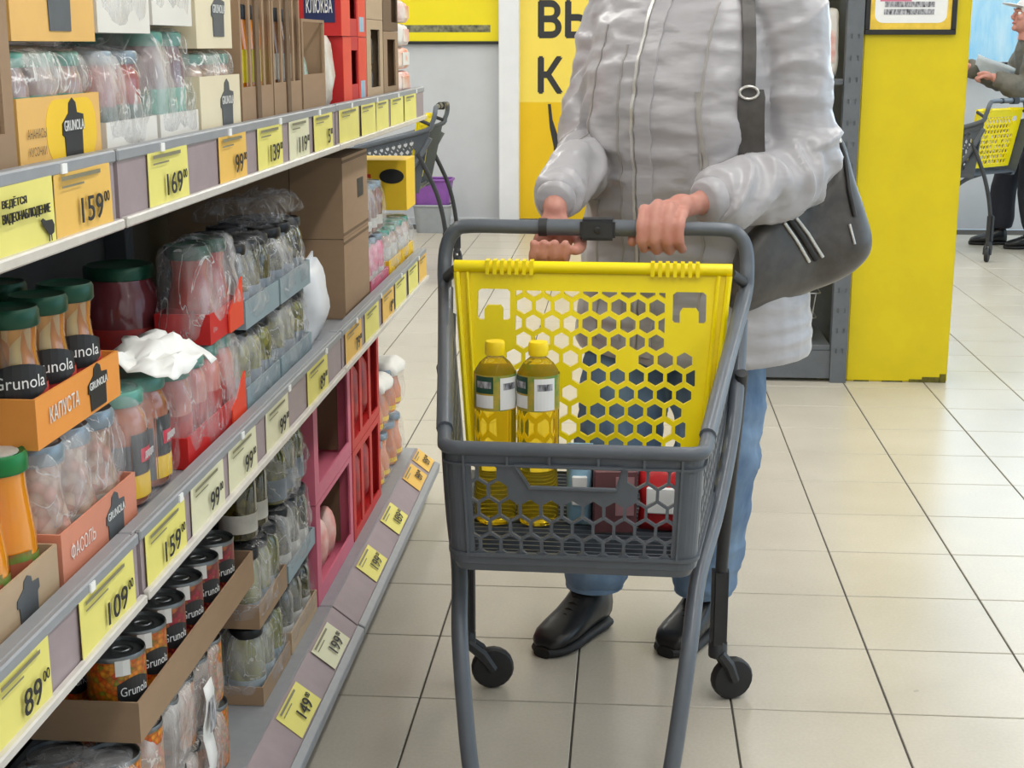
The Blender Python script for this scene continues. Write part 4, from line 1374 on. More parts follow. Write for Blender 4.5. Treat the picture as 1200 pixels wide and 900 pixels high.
for S in (S2L, S2R):
    j2.tube(smooth_path([O2 + Vector((-0.1, 0, 1.25))] + S, 4), [0.085] * 8 + [0.072] * 8 + [0.055] * 4 + [0.045], 12)
j2m = union(j2, 'jacket', [m_olive], 0.012, 3)
wrinkle(j2m, [S2L, S2R], Y2, O2, 0.004, 0.012, 0.74)
j2m.transform(Matrix.Translation(-O2)); ob('jacket', j2m, p2)
b2 = MB()
b2.rings([ell_ring(O2 + Vector((dx, 0, 0)), a * 0.8, b * 0.8, z, Y2, 16) for z, a, b, dx in T2])
P2 = head(b2, O2 + Vector((-0.185, -0.02, 1.475)), Y2, -0.20)
b2.tube([O2 + Vector((-0.13, 0, 1.30)), O2 + Vector((-0.165, -0.01, 1.42))], [0.06, 0.052], 12)
for S in (S2L, S2R): b2.tube(smooth_path([O2 + Vector((-0.1, 0, 1.25))] + S, 4), [0.05] * 12 + [0.04] * 8 + [0.03], 10)
hand(b2, (2.425, 9.67, 1.10), (2.46, 9.667, 1.085), [[(2.375 - 0.004 * i, 9.645 + 0.018 * i, 1.105), (2.345 - 0.004 * i, 9.645 + 0.018 * i, 1.095), (2.330, 9.65 + 0.018 * i, 1.085), (2.345, 9.655 + 0.018 * i, 1.070)] for i in range(4)], [(2.40, 9.66, 1.115), (2.37, 9.655, 1.125), (2.335, 9.665, 1.118)])
hand(b2, (2.295, 9.852, 1.163), (2.33, 9.87, 1.15), [[(2.25, 9.815 + 0.018 * i, 1.165), (2.225, 9.805 + 0.018 * i, 1.155), (2.215, 9.80 + 0.018 * i, 1.14), (2.228, 9.80 + 0.018 * i, 1.125)] for i in range(4)], [(2.275, 9.84, 1.18), (2.245, 9.825, 1.19), (2.215, 9.815, 1.182)])
LG2 = [[Vector(p) for p in ((2.87, 9.79, 0.80), (2.74, 9.77, 0.46), (2.80, 9.77, 0.11))], [Vector(p) for p in ((2.87, 9.97, 0.80), (2.64, 9.97, 0.47), (2.62, 9.97, 0.11))]]
for LG in LG2: b2.tube(smooth_path(LG, 4), [0.08] * 4 + [0.06] * 4 + [0.045], 10)
for x, y in ((2.80, 9.77), (2.62, 9.97)): b2.tube([(x, y, 0.10), (x - 0.02, y, 0.05), (x - 0.13, y, 0.04)], [0.035, 0.03, 0.02], 8)
b2m = union(b2, 'body', [m_skin], 0.0055, 2, 0.4); b2m.transform(Matrix.Translation(-O2)); ob('body', b2m, p2)
fm = thing('tmp', None, None); fm.parent = p2; fm.location = -O2
face(fm, P2)
for ch in list(fm.children):
    ch.parent = p2; ch.location = -O2
bpy.data.objects.remove(fm)
t2 = MB()
t2.rings([ell_ring(O2 + Vector((0.02, 0, 0)), a, b, z, Y2, 16) for z, a, b in ((0.74, 0.17, 0.13), (0.84, 0.18, 0.14), (0.95, 0.16, 0.12))])
for LG in LG2: t2.tube(smooth_path(LG, 4), [0.11] * 4 + [0.085] * 4 + [0.07], 14)
t2m = union(t2, 'trousers', [m_navy], 0.012, 3); t2m.transform(Matrix.Translation(-O2)); ob('trousers', t2m, p2)
for (hx, hy), (tx, ty) in (((2.84, 9.77), (2.60, 9.76)), ((2.66, 9.97), (2.42, 9.96))):
    s_ = shoe(p2, (hx, hy), (tx, ty)); s_.location = -O2
e2 = Euler((-0.20, 0, -Y2))
cp_ = MB().ell(P2(0, 0.012, 0.045), (0.085, 0.102, 0.078), e2, 20, 12)
cm = cp_.mesh('cap', m_cap, smooth=60); cm.transform(Matrix.Translation(-O2)); cpo = ob('cap', cm, p2)
bm_ = MB().ell(P2(0, -0.115, 0.045), (0.070, 0.070, 0.008), e2, 20, 8).mesh('visor', m_cap, smooth=60)
bm_.transform(Matrix.Translation(-O2)); ob('visor', bm_, cpo)
# the paper in the hands
pp_ = thing('paper_sheet', 'pale blue white sheet of paper held by the person at the right edge', 'paper', (2.335, 9.77, 1.14))
sv = []
for i in range(7):
    for j in range(5):
        u, v = (i / 6 - 0.5) * 0.27, (j / 4 - 0.5) * 0.20
        sv.append((u * 0.80, -v * 0.6 - u * 0.35, -u * 0.42 + v * 0.55 + 0.012 * math.sin(u * 14)))
sf = [(i * 5 + j, (i + 1) * 5 + j, (i + 1) * 5 + j + 1, i * 5 + j + 1) for i in range(6) for j in range(4)]
ob('sheet', eval_mods(MB().add(sv, sf).mesh('sheet', pm('paper_pale', (214, 228, 238), 0.6, 0, 0.02), smooth=80), [('SOLIDIFY', dict(thickness=0.0008))]), pp_)
p2.location.x -= 0.15; pp_.location.x -= 0.03


# ------------------------------------------------------------------ goods on the shelves
Z1, Z2, Z3 = 0.7212, 1.1712, BASE + 0.0012
m_lidg = pm('dark_green_lid', (22, 74, 54), 0.35, 0.3, 0.1, 40)
m_lidt = pm('teal_lid', (92, 150, 136), 0.35, 0.2, 0.1, 40)
m_lidk = pm('black_lid', (30, 31, 34), 0.35, 0.3, 0.1, 40)
m_lidb = pm('blue_grey_lid', (132, 148, 160), 0.35, 0.3, 0.08, 40)
m_lidgr = pm('bright_green_lid', (20, 120, 58), 0.35, 0.2, 0.08, 40)
m_salad = lumps('cabbage_salad', [(186, 84, 10), (222, 160, 78), (200, 104, 18), (232, 204, 144), (164, 100, 34)], 95, stretch=(1, 1, 0.28))
m_pale = lumps('pale_bean_mix', [(206, 178, 160), (220, 196, 178), (190, 156, 138), (206, 160, 146)], 70)
m_terra = pm('terracotta_spread', (168, 92, 58), 0.16, 0, 0.08, 20, coat=0.8, rgb2=(184, 108, 72))
m_red = pm('tomato_red', (158, 38, 24), 0.16, 0, 0.15, 26, coat=0.8)
m_orange = pm('orange_puree', (226, 140, 10), 0.14, 0, 0.06, 12, coat=0.9)
m_mar = pm('maroon_jam', (122, 58, 64), 0.14, 0, 0.15, 20, coat=0.9)
m_olive_j = lumps('olives_in_brine', [(120, 122, 40), (150, 148, 60), (88, 92, 30), (136, 130, 52)], 75)
m_olive_k = lumps('dark_olives', [(60, 62, 30), (96, 92, 44), (44, 44, 28), (80, 76, 38)], 75)
m_gherk = lumps('green_gherkins', [(112, 118, 36), (158, 156, 58), (80, 88, 30)], 60, stretch=(1, 1, 0.4))
m_pinkj = pm('pink_sauce', (206, 132, 122), 0.2, 0, 0.08, 20, coat=0.7)
m_labk = pm('black_label', (36, 36, 38), 0.45, 0, 0.1, 30)
m_labr = pm('red_label', (196, 60, 54), 0.4, 0, 0.25, 40, rgb2=(150, 60, 62))
m_labg = pm('teal_label', (96, 170, 150), 0.4, 0, 0.15, 30)
m_labw = pm('pale_label', (206, 204, 196), 0.45, 0, 0.1, 40)
m_labo = pm('orange_label', (230, 120, 40), 0.4, 0, 0.3, 34, rgb2=(214, 84, 30))
m_labgr = pm('green_label', (86, 150, 60), 0.4, 0, 0.2, 34, rgb2=(150, 60, 40))
m_labbg = pm('blue_grey_label', (120, 136, 150), 0.45, 0, 0.15, 40)
m_caramel = cardboard('brown_cardboard', (158, 132, 106))
m_cardd = cardboard('dark_brown_cardboard', (118, 97, 77))
m_cardl = cardboard('light_cardboard', (184, 160, 132))
m_cy = pm('yellow_tray_board', (244, 200, 40), 0.5, 0, 0.03, 10)
m_cpeach = pm('peach_tray_board', (228, 180, 100), 0.55, 0, 0.05, 8)
m_cream = pm('cream_board', (226, 214, 184), 0.6, 0, 0.04, 9)
m_whiteb = pm('white_board', (226, 222, 214), 0.6, 0, 0.04, 9)
m_corange = pm('orange_tray_board', (232, 150, 66), 0.55, 0, 0.04, 9)
m_salmon = pm('salmon_tray_board', (214, 140, 114), 0.55, 0, 0.05, 9)
m_redb = pm('red_board', (196, 34, 34), 0.5, 0, 0.06, 9)
m_redor = pm('orange_red_board', (228, 72, 44), 0.5, 0, 0.06, 9)
m_pinkb = pm('pink_board', (206, 104, 128), 0.55, 0, 0.06, 9)
m_lgrey = pm('logo_grey', (84, 88, 92), 0.5)
m_film = film_mat('shrink_film', 0.05, 0.42)
m_filmt = film_mat('bright_shrink_film', 0.10, 0.62, (0.93, 0.92, 0.90))
m_filmw = film_mat('milky_shrink_film', 0.08, 0.52)
m_filmc = film_mat('thin_clear_film', 0.02, 0.26)
m_tin = pm('tin_lid', (126, 130, 132), 0.32, 0.75, 0.12, 30)
m_silver = pm('bright_tin', (176, 178, 180), 0.28, 0.85, 0.1, 30)
XA, ZA = (0, 1, 0), (0, 0, 1)     # print directions on faces turned to the aisle


def jar_parts(parent, loc, st, rz=0.0):
    """st: (key, r, h, content, lid, label, (label z0, z1), bottle?)"""
    key, r, h, con, lid, lab, lz, kind = st
    if kind == 'jar':
        prof = [(r * 0.90, 0), (r, h * 0.04), (r, h * 0.70), (r * 0.95, h * 0.77), (r * 0.84, h * 0.83), (r * 0.84, h * 0.87)]
        lp = [(r * 0.90, h * 0.865), (r * 0.93, h * 0.88), (r * 0.93, h * 0.975), (r * 0.88, h * 0.995), (r * 0.80, h), (r * 0.76, h * 0.985), (0.002, h * 0.985)]
    elif kind == 'big':
        prof = [(r * 0.90, 0), (r, h * 0.03), (r, h * 0.74), (r * 0.95, h * 0.84), (r * 0.80, h * 0.91), (r * 0.80, h * 0.93)]
        lp = [(r * 0.84, h * 0.925), (r * 0.86, h * 0.93), (r * 0.86, h * 0.985), (r * 0.82, h), (r * 0.75, h * 0.994), (0.002, h * 0.994)]
    elif kind == 'taper':
        prof = [(r * 0.90, 0), (r * 0.98, h * 0.03), (r, h * 0.30), (r * 0.98, h * 0.45), (r * 0.88, h * 0.62), (r * 0.80, h * 0.78), (r * 0.79, h * 0.88)]
        lp = [(r * 0.86, h * 0.872), (r * 0.90, h * 0.885), (r * 0.90, h * 0.975), (r * 0.84, h), (r * 0.74, h * 0.985), (0.002, h * 0.985)]
    elif kind == 'waist':
        prof = [(r * 0.92, 0), (r, h * 0.05), (r, h * 0.36), (r * 0.80, h * 0.56), (r * 0.74, h * 0.70), (r * 0.80, h * 0.86)]
        lp = [(r * 0.86, h * 0.855), (r * 0.90, h * 0.87), (r * 0.90, h * 0.97), (r * 0.84, h), (r * 0.75, h * 0.985), (0.002, h * 0.985)]
    else:  # sauce bottle
        prof = [(r * 0.92, 0), (r, h * 0.03), (r, h * 0.48), (r * 0.93, h * 0.60), (r * 0.70, h * 0.84), (r * 0.70, h * 0.88)]
        lp = [(r * 0.76, h * 0.875), (r * 0.79, h * 0.885), (r * 0.79, h * 0.975), (r * 0.72, h), (r * 0.62, h * 0.985), (0.002, h * 0.985)]
    jm = cached((key, 'b'), lambda: MB().lathe(prof, 18, cap1=False).mesh('jar', con, smooth=50))
    lm = cached((key, 'l'), lambda: MB().lathe(lp, 18, cap0=False).mesh('lid', lid, smooth=40))
    j = ob('jar', jm, parent, loc, (0, 0, rz))
    ob('lid', lm, j)
    if lab:
        bm = cached((key, 'a'), lambda: MB().lathe([(r * 1.012, h * lz[0]), (r * 1.012, h * lz[1])], 18, cap0=False, cap1=False).mesh('label', lab, smooth=60))
        ob('label', bm, j)
    return j


def jar_thing(label, loc, st, group, rz=0.0, cat='jar', name='jar', patch=None):
    t = thing(name, label, cat, loc, rz, group)
    key, r, h = st[:3]
    j = jar_parts(t, (0, 0, 0), st)
    for c in list(j.children): c.parent = t
    if patch: arc_patch(t, r * 1.03, *patch)
    return t


def arc_patch(parent, r, a0, a1, z0, z1, mat, txt=None, name='logo', shape=None):
    """printed patch wrapped on a round pack; angles in degrees, 0 = towards the aisle"""
    n = 8; vs = []
    for i in range(n + 1):
        q = i / n; a = math.radians(a0 + (a1 - a0) * q)
        k = 1.0 if not shape else 0.55 + 0.45 * math.sin(PI * q)
        zm = (z0 + z1) / 2; hh = (z1 - z0) / 2 * k
        vs += [(r * math.cos(a), r * math.sin(a), zm - hh), (r * math.cos(a), r * math.sin(a), zm + hh)]
    ob(name, MB().add(vs, [(2 * i, 2 * i + 2, 2 * i + 3, 2 * i + 1) for i in range(n)]).mesh(name, mat), parent)
    if txt:
        tv, tf, sz = text_geo(txt, 0.02)
        W = math.radians(a1 - a0) * r * 0.84; am = math.radians((a0 + a1) / 2)
        sx = W / sz[0]; sy = (z1 - z0) * 0.34 / sz[1]
        P = [((r + 0.0006) * math.cos(am + v[0] * sx / r), (r + 0.0006) * math.sin(am + v[0] * sx / r), (z0 + z1) / 2 + v[1] * sy) for v in tv]
        me = bpy.data.meshes.new('lettering'); me.from_pydata(P, [], tf); me.materials.append(m_white)
        ob('lettering', me, parent)


LOGO = [(-0.40, -0.5), (0.40, -0.5), (0.42, -0.05), (0.52, 0.0), (0.50, 0.22), (0.20, 0.26), (0.16, 0.42), (0, 0.5), (-0.16, 0.42), (-0.20, 0.26), (-0.50, 0.10), (-0.52, -0.08), (-0.42, -0.12)]


def logo(parent, x, y, z, w, h, mat=None, txt='GRUNOLA'):
    """dark crown-shaped emblem with white lettering on an aisle-facing board at local x"""
    ob('emblem', plate([(u * w, v * h) for u, v in LOGO], (x, y, z), XA, ZA, 0.0004, 0.0012).mesh('emblem', mat or m_labk), parent)
    lettering(txt, (x + 0.0012, y, z + 0.06 * h), XA, ZA, h * 0.17, m_white, w * 0.92, parent, 0.012)


def film_mesh(dx, dy, h, mat, seed, dent=0.006, top=0.86):
    bm = bmesh.new(); bmesh.ops.create_cube(bm, size=2.0)
    bmesh.ops.subdivide_edges(bm, edges=bm.edges[:], cuts=9, use_grid_fill=True)
    sd = Vector((seed * 3.7, seed * 1.3, seed * 2.1))
    for v in bm.verts:
        p = v.co
        k = (abs(p.x) ** 7 + abs(p.y) ** 7 + abs(p.z) ** 7) ** (1 / 7)
        q = p / k
        tp = 1.0 - (1 - top) * max(0, (q.z + 0.2) / 1.2) ** 1.5
        w = Vector((q.x * dx / 2 * tp, q.y * dy / 2 * (0.5 + 0.5 * tp), (q.z + 1) / 2 * h))
        n = noise.noise(w * 17 + sd) * dent + noise.noise(w * 45 + sd) * dent * 0.55
        # the film draws in between the jars
        n -= dent * 0.55 * abs(math.sin(q.y * dy / 0.075 * PI)) * max(0, q.z)
        d = Vector((q.x, q.y, q.z * 0.7)).normalized()
        w += d * n
        if w.z < 0.002: w.z = 0.002
        v.co = w
    for f in bm.faces: f.smooth = True
    me = bpy.data.meshes.new('film'); bm.to_mesh(me); bm.free(); me.materials.append(mat)
    return me


def tray_mesh(dx, dy, h, mat, th=0.003, front=1.0):
    mb = MB()
    mb.bb(-dx / 2, dx / 2, -dy / 2, dy / 2, 0, th)
    mb.bb(dx / 2 - th, dx / 2, -dy / 2, dy / 2, th, h * front); mb.bb(-dx / 2, -dx / 2 + th, -dy / 2, dy / 2, th, h)
    mb.bb(-dx / 2 + th, dx / 2 - th, -dy / 2, -dy / 2 + th, th, h); mb.bb(-dx / 2 + th, dx / 2 - th, dy / 2 - th, dy / 2, th, h)
    return mb.mesh('tray', mat)


SEED = [0]


def pack(label, y0, y1, z, st, ny, nx=2, tray=None, th=0.05, film=None, group='shrink wrapped packs of jars', xf=-0.605, tilt=0.0, cat='jar pack', name='jar_pack', lg=None, dent=0.006, top=0.88, extra=None):
    """shrink wrapped tray of jars; y0..y1 along the aisle, standing on height z, front at xf"""
    SEED[0] += 1
    r, h = st[1], st[2]
    pitch = (y1 - y0 - 0.010) / ny; dx = max(nx * 2 * r * 1.04 + 0.008, 0.08)
    t = thing(name, label, cat, (xf - dx / 2, (y0 + y1) / 2, z), tilt, group)
    tr = None
    if tray:
        tr = ob('tray', tray_mesh(dx, y1 - y0 - 0.004, th, tray), t)
        if lg:
            for (yy, w, hh, m_) in lg: logo(tr, dx / 2, yy, th * 0.52, w, hh, m_)
    for i in range(nx):
        for j in range(ny):
            jar_parts(t, (dx / 2 - 0.005 - r - i * (2 * r * 1.03), -(y1 - y0) / 2 + 0.005 + pitch * (j + 0.5), 0.0035), st, random.uniform(0, 6))
    if film:
        fz = th * 0.93 if (tray and lg) else 0.0
        ob('film', film_mesh(dx + (0.006 if not fz else 0.001), y1 - y0 + 0.001, h + 0.010 - fz, film, SEED[0], dent, top), t, (0, 0, fz))
    if extra: extra(t, tr, dx)
    return t


def carton(label, x0, x1, y0, y1, z0, z1, mat, name='carton', group='cartons on the shelves', tilt=0.0, windows=None, inner=None, open_top=False):
    """cardboard box; windows: list of (y0, y1, z0, z1) fractions cut through the aisle-facing wall"""
    cx, cy = (x0 + x1) / 2, (y0 + y1) / 2
    t = thing(name, label, 'carton', (cx, cy, z0), tilt, group)
    w, d, h = x1 - x0, y1 - y0, z1 - z0; th = 0.004
    mb = MB()
    mb.bb(-w / 2, w / 2 - th, -d / 2, d / 2, 0, th); mb.bb(-w / 2, -w / 2 + th, -d / 2, d / 2, th, h)
    mb.bb(-w / 2 + th, w / 2 - th, -d / 2, -d / 2 + th, th, h); mb.bb(-w / 2 + th, w / 2 - th, d / 2 - th, d / 2, th, h)
    if not open_top: mb.bb(-w / 2 + th, w / 2 - th, -d / 2 + th, d / 2 - th, h - th, h)
    ob('box', mb.mesh('box', mat), t)
    hl = [[(-d / 2 + d * a, h * c), (-d / 2 + d * b, h * c), (-d / 2 + d * b, h * e), (-d / 2 + d * a, h * e)] for a, b, c, e in (windows or [])]
    out = [(-d / 2, 0), (d / 2, 0), (d / 2, h), (-d / 2, h)]
    ob('front', perforated(out, hl, lambda u, v, q: Vector((w / 2 - th + q, u, v)), th).mesh('front', mat), t)
    return t, w, d, h


# ============ top shelf, from the left
m_lav = pm('lavender_grey_brine', (150, 128, 132), 0.14, 0, 0.1, 16, coat=0.8, rgb2=(206, 160, 128))
m_plum = pm('plum_brine', (120, 88, 96), 0.14, 0, 0.15, 16, coat=0.8, rgb2=(150, 112, 108))
J_small = ('tealjar', 0.034, 0.118, m_lav, m_lidt, m_labg, (0.12, 0.62), 'jar')
J_redj = ('redjar', 0.034, 0.118, m_red, m_lidb, m_dgreen, (0.10, 0.45), 'jar')
J_tall = ('talljar', 0.034, 0.142, m_plum, m_lidt, m_labg, (0.10, 0.48), 'jar')
J_cream = ('creamjar', 0.034, 0.112, m_pale, m_lidt, m_labw, (0.12, 0.60), 'jar')

t, w, d, h = carton('brown open cardboard crate at the left end of the top shelf', -0.80, -0.605, 1.22, 1.425, Z2, Z2 + 0.20, m_caramel, 'crate', windows=[(0.10, 0.88, 0.22, 0.92)], open_top=True)
ob('divider', MB().bb(-0.05, -0.046, -d / 2 + 0.01, d / 2 - 0.01, 0.01, 0.18).mesh('divider', m_cardd), t)


def gr_text(t, tr, dx):
    lettering('АНАНАСЫ', (dx / 2 + 0.001, -0.072, 0.040), XA, ZA, 0.010, m_cardd, 0.05, tr, 0.0)
    lettering('КУСОЧКИ', (dx / 2 + 0.001, -0.072, 0.022), XA, ZA, 0.009, m_cardd, 0.045, tr, 0.0)
    ob('yellow_disc', plate(rrect(0.145, 0.066, 0.028, 5, 0.028, 0.039), (dx / 2, 0, 0), XA, ZA, 0.0001, 0.0004).mesh('yellow_disc', m_cy), tr)


def gr_text2(t, tr, dx):
    ob('yellow_disc', plate(rrect(0.07, 0.035, 0.016, 5, 0.040, 0.080), (dx / 2, 0, 0), XA, ZA, 0.0001, 0.0004).mesh('yellow_disc', m_cy), tr)


pack('peach and yellow GRUNOLA tray of wrapped jars standing on the top shelf', 1.43, 1.665, Z2, J_small, 3, tray=m_cpeach, th=0.076, film=m_filmt, lg=[(0.030, 0.062, 0.066, None)], extra=gr_text)
pack('peach GRUNOLA tray of wrapped jars stacked on the yellow one, top shelf', 1.430, 1.665, Z2 + 0.132, J_small, 3, tray=m_cpeach, th=0.105, film=m_filmc, lg=[(0.012, 0.075, 0.088, m_lgrey)], extra=gr_text2)
pack('white wrapped tray of dark red jars on the top shelf, right of GRUNOLA tray', 1.680, 1.870, Z2, J_redj, 2, tray=m_whiteb, th=0.040, film=m_filmt)
pack('white wrapped pack topmost above the dark red jars on the top shelf', 1.672, 1.862, Z2 + 0.142, J_cream, 2, tray=m_whiteb, th=0.090, film=m_filmt)
pack('wrapped pack of taller pink jars with teal lids on the top shelf', 1.880, 2.055, Z2, J_tall, 2, tray=m_whiteb, th=0.040, film=m_filmt)
pack('white wrapped pack lying above the taller teal lidded jars, top shelf', 1.870, 2.045, Z2 + 0.153, J_cream, 2, tray=m_whiteb, th=0.090, film=m_filmt)
pack('cream GRUNOLA wrapped pack with grey emblem standing on the top shelf', 2.065, 2.285, Z2, J_cream, 3, tray=m_cream, th=0.084, film=m_filmt, lg=[(0.030, 0.070, 0.070, m_lgrey)])
pack('cream GRUNOLA wrapped pack stacked above its twin on the top shelf', 2.060, 2.250, Z2 + 0.123, J_cream, 2, tray=m_cream, th=0.100, film=m_filmt, lg=[(0.02, 0.070, 0.070, m_lgrey)])
m_obot = pm('orange_drink', (222, 130, 20), 0.12, 0, 0.08, 14, coat=0.9)
B_or = ('orangebottle', 0.0235, 0.185, m_obot, m_lidk, pm('yellow_bottle_label', (232, 220, 50), 0.4, 0, 0.15, 30), (0.34, 0.62), 'bottle')
B_br = ('brownbottle', 0.0235, 0.185, pm('brown_drink', (120, 74, 40), 0.12, 0, 0.1, 14, coat=0.9), m_lidk, m_labw, (0.34, 0.58), 'bottle')
for k, (a, b, st, lb, zt) in enumerate(((2.295, 2.500, B_or, 'brown carton with tall slots showing orange bottles on the top shelf', 0.21), (2.508, 2.720, B_br, 'brown carton with tall slots showing dark capped bottles, beside the orange ones', 0.215))):
    t, w, d, h = carton(lb, -0.76, -0.605, a, b, Z2, Z2 + zt, m_caramel, windows=[(0.05, 0.27, 0.30, 0.97), (0.33, 0.47, 0.30, 0.97), (0.53, 0.70, 0.30, 0.97), (0.76, 0.96, 0.30, 0.97)], open_top=True)
    for i in range(2):
        for j in range(4): jar_parts(t, (w / 2 - 0.029 - i * 0.050, -d / 2 + 0.006 + (d - 0.012) * (j + 0.5) / 4, 0.006), st)
    ob('slat', MB().bb(w / 2 - 0.001, w / 2 + 0.003, -0.016, 0.010, 0.0, h).mesh('slat', m_cardd), t)
t, w, d, h = carton('low cut brown carton with green white pouches inside, top shelf', -0.76, -0.605, 2.735, 2.940, Z2, Z2 + 0.175, m_caramel, windows=[(0.06, 0.94, 0.42, 0.97)], open_top=True)
m_gw = pm('green_white_wrap', (66, 128, 92), 0.35, 0, 0.3, 40, rgb2=(214, 222, 220))
for j in range(2):
    ob('pouch', MB().ell((w / 2 - 0.05, -0.05 + 0.09 * j, 0.065), (0.028, 0.038, 0.062)).mesh('pouch', m_gw, smooth=60), t)
m_pouchw = pm('white_pouch_wrap', (214, 206, 186), 0.3, 0, 0.2, 36, rgb2=(232, 228, 220))
for k, (y, z, rz, lb) in enumerate(((2.985, Z2, 1.4, 'white crinkled pouch on the top shelf, right of the low cut carton'), (3.072, Z2, 1.55, 'white crinkled pouch on the top shelf, left of the red carton'))):
    bag_pack('snack_pouch', lb, 'pouch', (-0.645, y, z), (0.075, 0.06, 0.135 + 0.012 * k), m_pouchw, rz, None, 'white pouches on the top shelf', 0.25)
m_navyp = pm('navy_print', (34, 46, 92), 0.45)


def red_carton(label, y0, y1, z0, z1, x0, sign):
    t, w, d, h = carton(label, x0, -0.605, y0, y1, z0, z1, m_redb, windows=[(0.36, 0.62, 0.30, 0.80)])
    ob('front_wrap', MB().bb(w / 2, w / 2 + 0.0012, -d / 2, -d / 2 + d * 0.33, 0.0, h * 0.98).mesh('front_wrap', m_redor), t)
    ob('front_wrap', MB().bb(w / 2, w / 2 + 0.0012, d / 2 - d * 0.35, d / 2, 0.0, h * 0.98).mesh('front_wrap', m_redor), t)
    ob('sticker', MB().bb(w / 2 + 0.0012, w / 2 + 0.002, 0.06, 0.115, h * 0.08, h * 0.34).mesh('sticker', m_lblue), t)
    if sign:
        ob('print_panel', MB().bb(0.020, w / 2 - 0.012, -d / 2 - 0.0012, -d / 2, h * 0.22, h * 0.75).mesh('print_panel', m_navyp), t)
        lettering('КЛЮКВА', (w / 4 + 0.004, -d / 2 - 0.0012, h * 0.50), (1, 0, 0), ZA, h * 0.24, m_white, (w / 2 - 0.032) * 0.84, t, 0.02)
    return t


red_carton('red carton with slot standing on the top shelf below the lettered one', 3.125, 3.400, Z2, Z2 + 0.145, -0.80, False)
red_carton('red carton with navy lettered panel stacked high on the top shelf', 3.115, 3.400, Z2 + 0.146, Z2 + 0.27, -0.80, True)
J_gcan = ('greycan', 0.033, 0.075, pm('grey_tin_wrap', (92, 98, 104), 0.3, 0.5, 0.2, 40), m_tin, None, None, 'jar')
for k, (a, b, z, hh, lb) in enumerate(((3.415, 3.640, Z2, 0.185, 'brown carton with a window on grey tins, top shelf beside red cartons'), (3.415, 3.640, Z2 + 0.186, 0.09, 'brown carton stacked over the windowed one on the top shelf'),
                                       (3.650, 3.880, Z2, 0.160, 'darker brown carton with a black opening near the end of the top shelf'), (3.650, 3.880, Z2 + 0.161, 0.11, 'small brown carton stacked near the far end of the top shelf'))):
    t, w, d, h = carton(lb, -0.80, -0.605, a, b, z, z + hh, (m_cardl, m_cardl, m_caramel, m_cardd)[k], windows=[(0.25, 0.80, 0.16, 0.88)] if k in (0, 2) else [(0.55, 0.95, 0.2, 0.9)] if k == 3 else None)
    if k == 0:
        for q in range(2):
            for j in range(2): jar_parts(t, (w / 2 - 0.045, -0.04 + 0.072 * j, 0.006 + 0.078 * q), J_gcan)
    if k == 2:
        ob('tube_pack', MB().lathe([(0.02, 0), (0.02, 0.11), (0.012, 0.125)], 14).mesh('tube_pack', m_labw, smooth=50), t, (w / 2 - 0.04, 0.0, 0.005))
m_pkw = pm('pink_white_wrap', (224, 150, 140), 0.35, 0, 0.2, 18, rgb2=(240, 226, 216))
m_pko = pm('orange_white_wrap', (226, 120, 74), 0.35, 0, 0.2, 16, rgb2=(240, 222, 206))
for k in range(4):
    t = thing('biscuit_pack', ('pink and white wrapped pack at the bottom of the stack ending the top shelf', 'cream striped pack second from the bottom of the end stack, top shelf', 'pale pack third from the bottom of the end stack, top shelf', 'pink pack topmost of the stack ending the top shelf')[k], 'pack', (-0.68, 3.995 + 0.006 * k, Z2 + 0.001 + 0.061 * k), 0.02 * (k - 1), 'wrapped packs stacked at the far end of the top shelf')
    ob('wrap', film_mesh(0.15, 0.20, 0.060, (m_pkw, m_pko, m_whiteb, m_pkw)[k], 40 + k, 0.005, 0.97), t)
    ob('print_panel', MB().bb(0.074, 0.0775, -0.05, 0.06, 0.012, 0.046).mesh('print_panel', (m_pko, m_whiteb, m_pkw, m_pko)[k], bevel=0.001), t)

# ============ middle shelf, from the left
B_sauce = ('saucebottle', 0.036, 0.165, m_orange, m_lidgr, m_labgr, (0.06, 0.34), 'taper')
t = thing('bottle_tray', 'brown cardboard tray under the orange puree bottles at the left edge', 'tray', (-0.690, 1.340, Z1), 0, 'cardboard trays')
ob('tray', tray_mesh(0.165, 0.235, 0.055, m_cardl), t)
ob('emblem', plate([(u * 0.055, v * 0.045) for u, v in LOGO], (0.0825, 0.035, 0.027), XA, ZA, 0.0004, 0.0012).mesh('emblem', m_lgrey), t)
for i in range(2):
    for j in range(3):
        lb = (('orange puree bottle with green lid nearest the end of its tray', 'orange puree bottle second from the tray end at the left edge', 'orange puree bottle third from the tray end, left of the frame'),
              ('orange puree bottle in the back row at the tray end', 'orange puree bottle in the back row second from the tray end', 'orange puree bottle in the back row left of the frame'))[i][j]
        q = jar_thing(lb, (-0.650 - 0.074 * i, 1.418 - 0.0735 * j, Z1 + 0.0035), B_sauce, 'orange puree bottles in the tray', cat='bottle', name='puree_bottle')
        arc_patch(q, 0.0373, -95, -15, 0.015, 0.052, pm('brick_label', (168, 96, 70), 0.45, 0, 0.1, 40), None, 'print_panel')
        arc_patch(q, 0.0370, -95, -15, 0.052, 0.062, m_labgr, None, 'print_band')
        ob('cap_top', MB().lathe([(0.024, 0.1632), (0.024, 0.1645), (0.002, 0.1645)], 16).mesh('cap_top', m_labw), q)
J_pale = ('palejar', 0.0385, 0.150, m_pale, m_lidb, m_labw, (0.08, 0.34), 'waist')


def sal_text(t, tr, dx):
    lettering('ФАСОЛЬ', (dx / 2 + 0.001, -0.062, 0.034), XA, ZA, 0.018, m_whiteb, 0.075, tr, 0.0)


